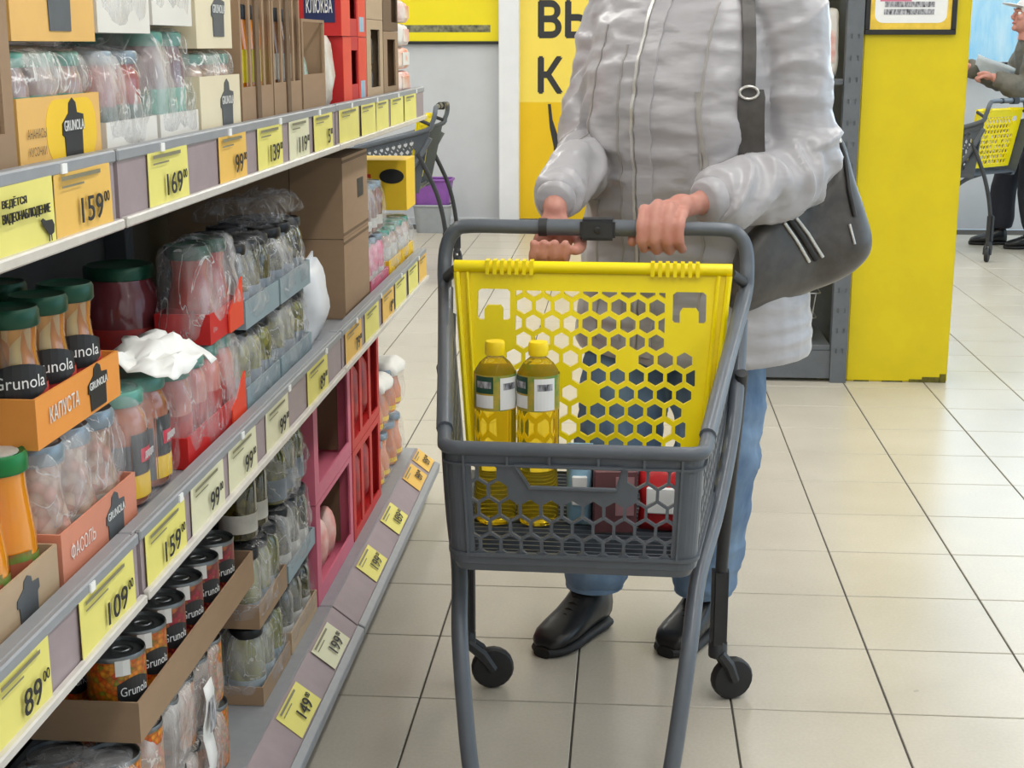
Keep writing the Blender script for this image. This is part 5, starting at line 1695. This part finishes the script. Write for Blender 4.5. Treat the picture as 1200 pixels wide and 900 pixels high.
pack('wrapped pack of pale bean jars with grey lids, salmon tray, middle shelf', 1.462, 1.710, Z1, J_pale, 3, tray=m_salmon, th=0.062, film=m_film, lg=[(0.045, 0.062, 0.056, m_lgrey)], extra=sal_text, dent=0.008)
J_salad = ('saladjar', 0.0365, 0.142, m_salad, m_lidg, None, None, 'waist')
t = thing('jar_tray', 'orange cardboard tray of cabbage salad jars lying on the wrapped bean pack', 'tray', (-0.695, 1.568, Z1 + 0.163), 0, 'cardboard trays')
ob('tray', tray_mesh(0.165, 0.255, 0.055, m_corange), t)
lettering('КАПУСТА', (0.0832, -0.052, 0.030), XA, ZA, 0.018, m_whiteb, 0.085, t, 0.01)
logo(t, 0.0825, 0.052, 0.030, 0.062, 0.052)
for i in range(2):
    for j in range(3):
        lb = (('cabbage salad jar in the orange tray, front row, nearest the tray end', 'cabbage salad jar in the orange tray, front row, middle', 'cabbage salad jar in the orange tray, front row, at the left edge'),
              ('cabbage salad jar in the orange tray, back row, far end', 'cabbage salad jar in the orange tray, back row, middle', 'cabbage salad jar in the orange tray, back row, left'))[i][j]
        q = jar_thing(lb, (-0.655 - 0.080 * i, 1.648 - 0.081 * j, Z1 + 0.1665), J_salad, 'cabbage salad jars in the orange tray', name='salad_jar')
        arc_patch(q, 0.0380, -105, 0, 0.046, 0.086, m_labk, 'Grunola', 'logo', True)
        arc_patch(q, 0.0372, -120, 60, 0.008, 0.060, m_labr, None, 'label')
J_terra = ('terrajar', 0.043, 0.150, m_terra, m_lidt, None, None, 'jar')


def terra_extra(t, tr, dx):
    for yy in (-0.046, 0.045):
        c = (dx / 2 - 0.005 - 0.043, yy, 0)
        for (a0, a1, z0, z1, m_, nm) in ((-80, -42, 0.014, 0.085, m_lgrey, 'label'), (-40, 35, 0.045, 0.098, m_labk, 'label'), (-40, 35, 0.014, 0.044, m_cy, 'label'), (-22, 22, 0.060, 0.078, pm('pink_red_print', (214, 40, 70), 0.45), 'print_panel')):
            n = 6; vs = []
            for i in range(n + 1):
                a = math.radians(a0 + (a1 - a0) * i / n); rr = 0.0438 + (0.0006 if nm == 'print_panel' else 0)
                vs += [(c[0] + rr * math.cos(a), c[1] + rr * math.sin(a), z0), (c[0] + rr * math.cos(a), c[1] + rr * math.sin(a), z1)]
            ob(nm, MB().add(vs, [(2 * i, 2 * i + 2, 2 * i + 3, 2 * i + 1) for i in range(n)]).mesh(nm, m_), t)
        lettering('ДЯДЯ', (c[0] + 0.0452, yy, 0.069), XA, ZA, 0.010, m_white, 0.030, t, 0.02)


pack('wrapped pack of terracotta jars with teal lids and black yellow labels, middle shelf', 1.724, 1.909, Z1, J_terra, 2, film=m_filmc, extra=terra_extra, dent=0.005)
J_big = ('bigjar', 0.060, 0.262, m_mar, m_lidg, m_labr, (0.36, 0.66), 'big')
jar_thing('very large maroon jar with dark green lid behind the terracotta jars', (-0.752, 2.105, Z1), J_big, 'large jars at the back of the middle shelf')
jar_thing('very large maroon jar deep in the shelf, next to the back', (-0.90, 1.93, Z1), J_big, 'large jars at the back of the middle shelf')
t, w, d, h = carton('dark red carton high at the back of the middle shelf, behind salad jars', -0.985, -0.84, 1.635, 1.84, Z1, Z1 + 0.325, pm('dark_red_board', (110, 30, 30), 0.6))
ob('print_panel', MB().bb(w / 2, w / 2 + 0.001, 0.02, 0.08, h * 0.88, h * 0.95).mesh('print_panel', m_labw), t)
J_rb = ('redbrown', 0.036, 0.138, m_pinkj, m_lidt, m_labr, (0.10, 0.50), 'jar')
J_rs = ('redsauce', 0.036, 0.138, m_red, m_lidg, m_labr, (0.10, 0.35), 'waist')


def red_corner(t, tr, dx):
    e = max(v.co.y for v in tr.data.vertices) - 0.003; x0, x1 = dx / 2 + 0.001, dx / 2 + 0.004
    ob('corner_flap', MB().add([(x, y, z) for x in (x0, x1) for y, z in ((e - 0.08, 0.0), (e, 0.0), (e, 0.075), (e - 0.08, 0.030))],
                             [(7, 6, 5, 4), (0, 1, 2, 3), (0, 4, 5, 1), (1, 5, 6, 2), (2, 6, 7, 3), (3, 7, 4, 0)]).mesh('corner_flap', m_redor), t)


pack('wrapped pack of pinkish red jars in red tray on the middle shelf board', 1.925, 2.235, Z1, J_rb, 4, nx=1, tray=m_redb, th=0.045, film=m_film, extra=red_corner, dent=0.009)
pack('wrapped pack of red sauce jars stacked over the pinkish pack, middle shelf', 2.060, 2.240, Z1 + 0.150, J_rs, 2, nx=1, tray=m_redb, th=0.045, film=m_filmw, extra=red_corner, dent=0.009)
# torn white paper left on the packs
t = thing('crumpled_paper', 'torn white sheet of paper lying crumpled on the wrapped red jars', 'paper', (-0.630, 1.900, Z1 + 0.166))
vs = []; fs = []
for i in range(15):
    for j in range(11):
        u, v = i / 14 - 0.5, j / 10 - 0.5
        e = 0.010 * noise.noise(Vector((i * 0.9, j * 0.7, 3)))
        n1 = noise.noise(Vector((u * 5, v * 5, 1.7))); n2 = noise.noise(Vector((u * 13, v * 13, 7.7)))
        vs.append((v * 0.10 + e, u * 0.22 * (1 - 0.25 * abs(v)) + e, 0.010 + 0.020 * n1 + 0.004 * n2 - 0.050 * max(0, v) + 0.012 * (1 - abs(u) * 2)))
fs = [(i * 11 + j, (i + 1) * 11 + j, (i + 1) * 11 + j + 1, i * 11 + j + 1) for i in range(14) for j in range(10)]
ob('sheet', eval_mods(MB().add(vs, fs).mesh('sheet', pm('bright_white_paper', (244, 244, 240), 0.7, 0, 0.02), smooth=50), [('SOLIDIFY', dict(thickness=0.0009))]), t)
J_ol = ('olivejar', 0.034, 0.122, m_olive_j, m_lidk, m_labbg, (0.06, 0.40), 'jar')
J_olk = ('olivejark', 0.034, 0.128, m_olive_k, m_lidk, m_labbg, (0.06, 0.42), 'jar')
m_trayg = pm('grey_blue_tray_board', (140, 158, 166), 0.55, 0, 0.06, 10)
pack('wrapped olive jars in grey blue tray low on the middle shelf, near pair', 2.250, 2.480, Z1, J_ol, 3, tray=m_trayg, th=0.040, film=m_film, dent=0.009)
pack('wrapped olive jars in grey blue tray low on the middle shelf, far pair', 2.490, 2.740, Z1, J_ol, 3, tray=m_trayg, th=0.040, film=m_filmw, dent=0.010)
pack('wrapped black lidded olive jars stacked on the near olive pack', 2.260, 2.490, Z1 + 0.134, J_olk, 3, tray=m_trayg, th=0.045, film=m_film, dent=0.010)
pack('wrapped olive jars stacked on the far olive pack beside the white bag', 2.500, 2.745, Z1 + 0.134, J_olk, 3, tray=m_trayg, th=0.045, film=m_filmw, dent=0.014, top=0.8)
# loose torn film on top of the olive packs
t = thing('loose_film', 'loose crumpled clear film bunched up on top of the olive packs', 'film', (-0.68, 2.60, Z1 + 0.274))
ob('film', film_mesh(0.15, 0.26, 0.045, m_filmc, 77, 0.026, 0.7), t)
m_plb = pm('white_plastic_bag', (226, 230, 236), 0.4, 0, 0.03, 20, 0.2)
bag_pack('paper_bag', 'upright white bag on the middle shelf between olives and brown cartons', 'bag', (-0.640, 2.885, Z1), (0.20, 0.075, 0.150), m_plb, PI / 2 + 0.12, None, None, 0.2)
t = thing('cleaner_bottle', 'small bottle with blue cap behind the upright white bag', 'bottle', (-0.70, 3.03, Z1))
ob('body', MB().lathe([(0.028, 0), (0.030, 0.01), (0.030, 0.12), (0.014, 0.15)], 16).mesh('body', m_labw, smooth=50), t)
ob('cap', MB().lathe([(0.016, 0.15), (0.016, 0.185), (0.012, 0.19)], 14).mesh('cap', pm('blue_cap', (44, 50, 150), 0.35), smooth=40), t)
for k, (z, hh, lb) in enumerate(((Z1, 0.172, 'large brown carton standing on the middle shelf beyond the white bag'), (Z1 + 0.173, 0.172, 'large brown carton stacked on another below the top shelf'))):
    t, w, d, h = carton(lb, -0.985, -0.605, 3.085, 3.385, z, z + hh, m_caramel)
    for zz in (0.006, h - 0.012):
        ob('tape_seam', MB().bb(w / 2, w / 2 + 0.0008, -d / 2, d / 2, zz, zz + 0.006).mesh('tape_seam', m_cardd), t)
    ob('flap_seam', MB().bb(-0.0015 + w * 0.2, 0.0015 + w * 0.2, -d / 2 - 0.0008, -d / 2, 0, h).mesh('flap_seam', m_cardd), t)
    if k: ob('sticker', MB().bb(w / 2, w / 2 + 0.001, 0.02, 0.09, h * 0.42, h * 0.66).mesh('sticker', m_labk), t)
J_pk = ('pinkpk', 0.036, 0.118, pm('hot_pink_wrap', (214, 70, 120), 0.35, 0, 0.25, 30, rgb2=(236, 190, 200)), m_lidb, m_labw, (0.1, 0.3), 'jar')
J_br2 = ('brownpk', 0.036, 0.118, pm('brown_paste', (126, 74, 60), 0.2, 0, 0.15, 22, coat=0.6), m_lidb, m_labw, (0.1, 0.3), 'jar')
pack('wrapped pack of hot pink tins on the middle shelf after brown cartons', 3.405, 3.660, Z1, J_pk, 3, tray=m_pinkb, th=0.03, film=m_film, dent=0.009)
pack('wrapped pack of brown jars stacked on the hot pink tins', 3.405, 3.660, Z1 + 0.130, J_br2, 3, film=m_filmw, dent=0.009)
pack('wrapped pack of pale tins near the far end of the middle shelf', 3.675, 3.880, Z1, J_cream, 2, tray=m_cy, th=0.04, film=m_filmw, dent=0.010)
pack('wrapped pack of pale tins last at the far end of the middle shelf', 3.890, 4.100, Z1, J_cream, 2, tray=m_cy, th=0.04, film=m_filmw, dent=0.012)
t, w, d, h = carton('yellow carton with dark emblem stacked at the far end of the middle shelf', -0.775, -0.605, 3.985, 4.15, Z1 + 0.136, Z1 + 0.272, m_cy)
ob('emblem', plate([(0.020 * math.cos(a) * 1.7, 0.020 * math.sin(a)) for a in np.linspace(0, 2 * PI, 20)[:-1]], (0.045, -d / 2, h * 0.68), (1, 0, 0), ZA, 0.0004, 0.0012).mesh('emblem', m_labk), t)
ob('print_panel', MB().bb(-w / 2 + 0.004, -0.012, -d / 2 - 0.001, -d / 2, h * 0.42, h * 0.72).mesh('print_panel', m_redor), t)

# ============ bottom shelf, from the left
XB0 = -0.632


def can_parts(parent, loc, key, lab, r=0.0375, h=0.108, rz=0.0, direct=False):
    bm = cached((key, 'can'), lambda: MB().lathe([(r * 0.96, 0.002), (r, 0.006), (r, h - 0.006)], 22, cap1=False).mesh('can_body', lab, smooth=50))
    tm = cached((key, 'top'), lambda: MB().lathe([(r * 1.005, h - 0.007), (r * 1.02, h - 0.002), (r * 1.0, h), (r * 0.95, h - 0.001), (r * 0.92, h - 0.006), (r * 0.60, h - 0.0045), (r * 0.56, h - 0.006), (0.002, h - 0.006)], 22, cap0=False).mesh('lid', m_tin, smooth=40))
    if direct:
        ob('can_body', bm, parent); j = parent
    else:
        j = ob('can', bm, parent, loc, (0, 0, rz))
    ob('lid', tm, j)
    return j


m_canor = lumps('corn_print', [(232, 120, 30), (240, 160, 40), (220, 80, 24), (150, 150, 40)], 150, 0.35, 0.2)
m_canred = lumps('bean_print', [(150, 20, 44), (180, 30, 60), (120, 14, 36), (206, 120, 50)], 120, 0.35, 0.2)
m_canbr = lumps('stew_print', [(120, 92, 84), (160, 140, 128), (100, 70, 74), (180, 120, 90)], 40, 0.4, 0.2)
m_film2 = film_mat('foggy_shrink_film', 0.30, 0.78, (0.74, 0.72, 0.70))


def can_pack(label, y0, y1, z, n, film):
    SEED[0] += 1
    t = thing('can_pack', label, 'can pack', (XB0 - 0.079, (y0 + y1) / 2, z), 0, 'shrink wrapped packs of cans')
    p = (y1 - y0 - 0.01) / n
    for i in range(2):
        for j in range(n): can_parts(t, (0.0385 - 0.077 * i, -(y1 - y0) / 2 + 0.005 + p * (j + 0.5), 0.001), 'cb' if j % 2 else 'co', m_canbr if j % 2 else m_canor, rz=random.uniform(0, 6))
    ob('film', film_mesh(0.160, y1 - y0, 0.116, film, SEED[0], 0.007, 0.97), t)
    return t


for (a, b, z, lb) in ((1.42, 1.805, Z3, 'foggy wrapped pack of cans at the very bottom, nearest the camera'), (1.815, 2.20, Z3, 'foggy wrapped pack of cans on the bottom deck below the tray, far side'),
                      (1.40, 1.785, Z3 + 0.122, 'wrapped pack of cans in the second tier, nearest, with bare lids on top')):
    cp_t = can_pack(lb, a, b, z, 5, m_film2 if z < 0.2 else m_film)
cp_t = can_pack('wrapped pack of cans right below the brown tray of loose cans', 1.795, 2.18, Z3 + 0.122, 5, m_film2)
lt = thing('hang_label', 'long narrow white paper label hanging on the wrapped cans below the tray', 'label', (XB0 + 0.012, 2.005, Z3 + 0.04))
ob('sheet', eval_mods(MB().add([(0.002 + 0.004 * math.sin(i * 1.3), -0.021 + 0.042 * j, 0.175 - 0.021 * i) for i in range(9) for j in range(2)], [(2 * i, 2 * i + 1, 2 * i + 3, 2 * i + 2) for i in range(8)]).mesh('sheet', m_white, smooth=60), [('SOLIDIFY', dict(thickness=0.0008))]), lt)
ob('print_line', MB().bb(0.0075, 0.0085, -0.015, 0.015, 0.100, 0.150).mesh('print_line', m_fuzz), lt)
ZT = Z3 + 0.245
t = thing('can_tray', 'long brown cardboard tray holding loose cans on the wrapped packs', 'tray', (XB0 - 0.125, 2.045, ZT), 0, 'cardboard trays')
tr = tray_mesh(0.25, 0.60, 0.058, m_caramel)
ob('tray', tr, t)
can_lab = {(0, 0): 'orange corn can nearest the corner of the brown tray', (0, 1): 'orange corn can second along the front of the brown tray', (0, 2): 'red bean can third along the front of the brown tray', (0, 3): 'red bean can fourth along the front of the brown tray', (0, 4): 'red bean can fifth along the front of the brown tray', (0, 5): 'red bean can sixth along the front of the brown tray',
           (1, 0): 'orange corn can second row of the brown tray, near end', (1, 1): 'orange corn can second row of the brown tray, behind second front can', (1, 2): 'red bean can second row of the brown tray, third', (1, 3): 'red bean can second row of the brown tray, fourth', (1, 4): 'red bean can second row of the brown tray, fifth', (1, 5): 'red bean can second row of the brown tray, far end'}
for (i, j), lb in can_lab.items():
    y = 1.800 + 0.0905 * j; x = XB0 - 0.048 - 0.085 * i
    q = thing('food_can', lb, 'can', (x, y + 0.02 * i, ZT + 0.004), 0, 'loose cans in the brown tray')
    can_parts(q, None, 'so' if j < 2 else 'sr', m_canor if j < 2 else m_canred, 0.040, 0.108, direct=True)
    arc_patch(q, 0.0406, -70, 5, 0.040, 0.078, m_labk, 'Grunola', 'logo', True)
    ob('price_sticker', MB().add([(0.0410 * math.cos(a), 0.0410 * math.sin(a), z) for a in (-1.25, -1.0, -0.75) for z in (0.082, 0.104)], [(0, 2, 3, 1), (2, 4, 5, 3)]).mesh('price_sticker', m_white), q)
    ob('pull_ring', MB().tube([(0.012 * math.cos(a) + 0.008, 0.009 * math.sin(a), 0.1055) for a in np.linspace(0, 2 * PI, 11)[:-1]], 0.0016, 6, closed=True).mesh('pull_ring', m_silver, smooth=60), q)
J_g1 = ('gherk', 0.034, 0.135, m_gherk, m_lidk, m_trayg, (0.1, 0.3), 'jar')
J_b1 = ('blackjar', 0.034, 0.135, m_olive_k, m_lidk, m_labw, (0.1, 0.35), 'jar')
J_gr = ('greenlid', 0.044, 0.155, m_olive_j, m_lidgr, m_labgr, (0.1, 0.4), 'jar')
pack('wrapped pale green gherkin jars in brown tray on the bottom deck', 2.375, 2.590, Z3, J_g1, 3, tray=m_caramel, th=0.035, film=m_film, xf=XB0, dent=0.010)
pack('wrapped gherkin jars in brown tray on the bottom deck, beside pink cartons', 2.600, 2.835, Z3, J_b1, 3, tray=m_cardl, th=0.045, film=m_filmc, xf=XB0, dent=0.008)
pack('wrapped gherkin jars in brown tray stacked second tier, beside the loose cans', 2.370, 2.585, Z3 + 0.147, J_g1, 3, tray=m_caramel, th=0.045, film=m_film, xf=XB0, dent=0.010)
pack('wrapped dark olive jars stacked second tier, beside the pink cartons', 2.595, 2.835, Z3 + 0.147, J_b1, 3, tray=m_trayg, th=0.035, film=m_filmw, xf=XB0, dent=0.012)
pack('bunch of olive jars in milky film topmost beside the upper pink carton', 2.600, 2.835, Z3 + 0.294, J_ol, 3, film=m_filmw, xf=XB0 - 0.005, dent=0.016, top=0.75)
for k, (x, y, st, lb) in enumerate(((-0.675, 2.415, J_b1, 'black lidded jar loose on the gherkin packs, front left'), (-0.675, 2.490, J_b1, 'black lidded jar loose on the gherkin packs, front right'),
                                    (-0.775, 2.455, J_b1, 'black lidded jar loose on the gherkin packs, second row'), (-0.748, 2.545, J_gr, 'larger jar with bright green lid standing behind the black lidded jars'))):
    jar_thing(lb, (x, y, Z3 + 0.304), st, 'loose jars on the bottom packs')
for k, (z, lb) in enumerate(((Z3, 'lower pink carton with brown inside on the bottom deck'), (Z3 + 0.222, 'upper pink carton with brown inside stacked on the lower one'))):
    t, w, d, h = carton(lb, -0.83, XB0, 2.850, 3.250, z, z + 0.220, m_pinkb, windows=[(0.10, 0.92, 0.16, 0.95)], open_top=True)
    ob('inner_lining', MB().bb(-w / 2 + 0.006, w / 2 - 0.03, d / 2 - 0.010, d / 2 - 0.005, 0.01, h - 0.01).bb(-w / 2 + 0.005, -w / 2 + 0.010, -d / 2 + 0.005, d / 2 - 0.01, 0.01, h - 0.01).mesh('inner_lining', m_cardd), t)
    if k == 0:
        for j in range(3): ob('pouch', MB().ell((w / 2 - 0.045, -0.08 + 0.085 * j, 0.068), (0.026, 0.036, 0.06)).mesh('pouch', m_pkw, smooth=60), t)
for k, (z, lb) in enumerate(((Z3, 'lower red crate with slotted front on the bottom deck'), (Z3 + 0.222, 'upper red crate with slotted front stacked on the lower one'))):
    t, w, d, h = carton(lb, -0.83, XB0, 3.262, 3.640, z, z + 0.220, m_redb, 'crate', windows=[(0.08, 0.28, 0.1, 0.92), (0.36, 0.60, 0.1, 0.92), (0.68, 0.93, 0.1, 0.92)])
    for j in range(3): ob('pouch', MB().ell((w / 2 - 0.04, -0.12 + 0.12 * j, 0.09), (0.026, 0.045, 0.08)).mesh('pouch', m_labr, smooth=60), t)
m_orj = pm('carrot_puree', (214, 124, 66), 0.2, 0, 0.08, 20, coat=0.6)
J_bb = ('babyjar', 0.036, 0.120, m_orj, m_lidb, m_cy, (0.06, 0.16), 'waist')
m_wrapw = pm('white_wrap_paper', (232, 228, 220), 0.5, 0, 0.05, 20)


def white_cover(t, tr, dx):
    ob('wrapper', film_mesh(dx + 0.008, 0.15, 0.045, m_wrapw, 91, 0.012, 0.7), t, (0, 0.01, 0.10))


for k, (a, b, z, lb) in enumerate(((3.665, 3.860, Z3, 'pack of orange puree jars on the bottom deck right after red crates'), (3.665, 3.860, Z3 + 0.150, 'pack of orange puree jars under white wrapping, stacked after red crates'), (3.880, 4.080, Z3, 'pack of orange puree jars last on the bottom deck'), (3.880, 4.080, Z3 + 0.150, 'pack of orange puree jars under white wrapping at the far end'))):
    pack(lb, a, b, z, J_bb, 2, film=m_filmc, xf=XB0, dent=0.007, extra=white_cover if k in (1, 3) else None)

# ------------------------------------------------------------------ far background things
m_purple = pm('purple_plastic', (140, 84, 168), 0.4, 0, 0.06, 20)
m_greyp = pm('light_grey_plastic', (160, 164, 168), 0.45, 0, 0.05, 20)


def tub_basket(label, loc, mat, h, w, name='shopping_basket'):
    t = thing(name, label, 'basket', loc, 0, 'stacked shopping baskets by the wall')
    rg = []
    for z, s in ((0, 0.80), (0.006, 0.82), (h * 0.85, 0.97), (h, 1.0), (h, 0.96), (0.012, 0.79)):
        rg.append([Vector((u * s, v * s, z)) for u, v in rrect(w, w * 0.75, 0.05, 4)])
    ob('tub', MB().rings(rg).mesh('tub', mat, smooth=50), t)
    ob('rim', MB().tube([Vector((u, v, h - 0.008)) for u, v in rrect(w, w * 0.75, 0.05, 4)], 0.009, 8, closed=True).mesh('rim', mat, smooth=60), t)
    return t


tub_basket('light grey tub standing on the floor under the purple one by the wall', (-1.385, 10.35, 0), m_greyp, 0.20, 0.27)
tub_basket('purple tub stacked on the grey one by the back wall', (-1.385, 10.35, 0.19), m_purple, 0.19, 0.29)

# grey shelving unit against the pillar, behind the shopper
eu = thing('display_shelf', 'grey steel shelving unit standing against the yellow pillar behind the shopper', 'shelf', (0.52, 5.95, 0))
EX0, EX1 = -0.30, 0.344
for x in (EX0, EX1 - 0.062):
    hl = []
    for k in range(16):
        z = 0.12 + k * 0.08
        for c in (0.018, 0.044): hl.append([(c - 0.004, z), (c + 0.004, z), (c + 0.004, z + 0.018), (c - 0.004, z + 0.018)])
    up = perforated([(0, 0), (0.062, 0), (0.062, 1.9), (0, 1.9)], hl, lambda u, v, d, x=x: Vector((x + u, -0.23 + d, v)), 0.002)
    up.bb(x, x + 0.062, -0.226, -0.18, 0, 1.9)
    ob('upright', up.mesh('upright', m_dsteel), eu)
ob('back_panel', MB().bb(EX0, EX1, 0.19, 0.20, 0.02, 1.9).mesh('back_panel', m_dsteel), eu)
ob('kick_plate', MB().bb(EX0 + 0.063, EX1 - 0.063, -0.215, -0.205, 0.015, 0.125).mesh('kick_plate', m_dsteel), eu)
for z in (0.125, 0.60, 1.15, 1.60):
    ob('shelf_board', MB().bb(EX0 + 0.063, EX1 - 0.063, -0.21, 0.188, z, z + 0.022).mesh('shelf_board', m_dsteel, bevel=0.002), eu)
m_wire = pm('wire_metal', (176, 176, 178), 0.3, 0.7, 0.1, 40)
wb = thing('wire_basket', 'wire display basket on the bottom shelf of the grey unit by the pillar', 'basket', (0.52, 5.92, 0.147))
mb = MB()
for z, s in ((0.02, 0.90), (0.10, 0.95), (0.20, 1.0)):
    mb.tube([(u * s, v * s, z) for u, v in rrect(0.48, 0.30, 0.03, 3)], 0.003, 6, closed=True)
for k in range(13):
    u = -0.22 + 0.44 * k / 12
    mb.tube([(u, -0.150, 0.20), (u * 0.9, -0.135, 0.02), (u * 0.9, 0.135, 0.02), (u, 0.150, 0.20)], 0.0022, 5)
ob('wire_mesh', mb.mesh('wire_mesh', m_wire, smooth=60), wb)['kind'] = 'stuff'
for k, (x, lb) in enumerate(((0.74, 'white pack with silver edge on the upper shelf of the grey unit'), (0.58, 'white pack in the middle of the upper shelf of the grey unit'))):
    t = thing('pasta_pack', lb, 'pack', (x, 5.84, 1.172), 0, 'white packs on the grey unit')
    ob('wrap', film_mesh(0.09, 0.11, 0.26, m_wrapw, 120 + k, 0.005, 0.95), t)
    ob('print_panel', MB().bb(-0.03, 0.03, -0.059, -0.052, 0.06, 0.18).mesh('print_panel', m_pkw), t)
t = thing('pasta_pack', 'dark pack on the middle shelf of the grey unit behind the shopper', 'pack', (0.62, 5.86, 0.622), 0, None)
ob('wrap', film_mesh(0.20, 0.14, 0.22, m_navyp, 130, 0.005, 0.95), t)
ob('print_panel', MB().bb(-0.06, 0.06, -0.074, -0.066, 0.05, 0.16).mesh('print_panel', m_redor), t)
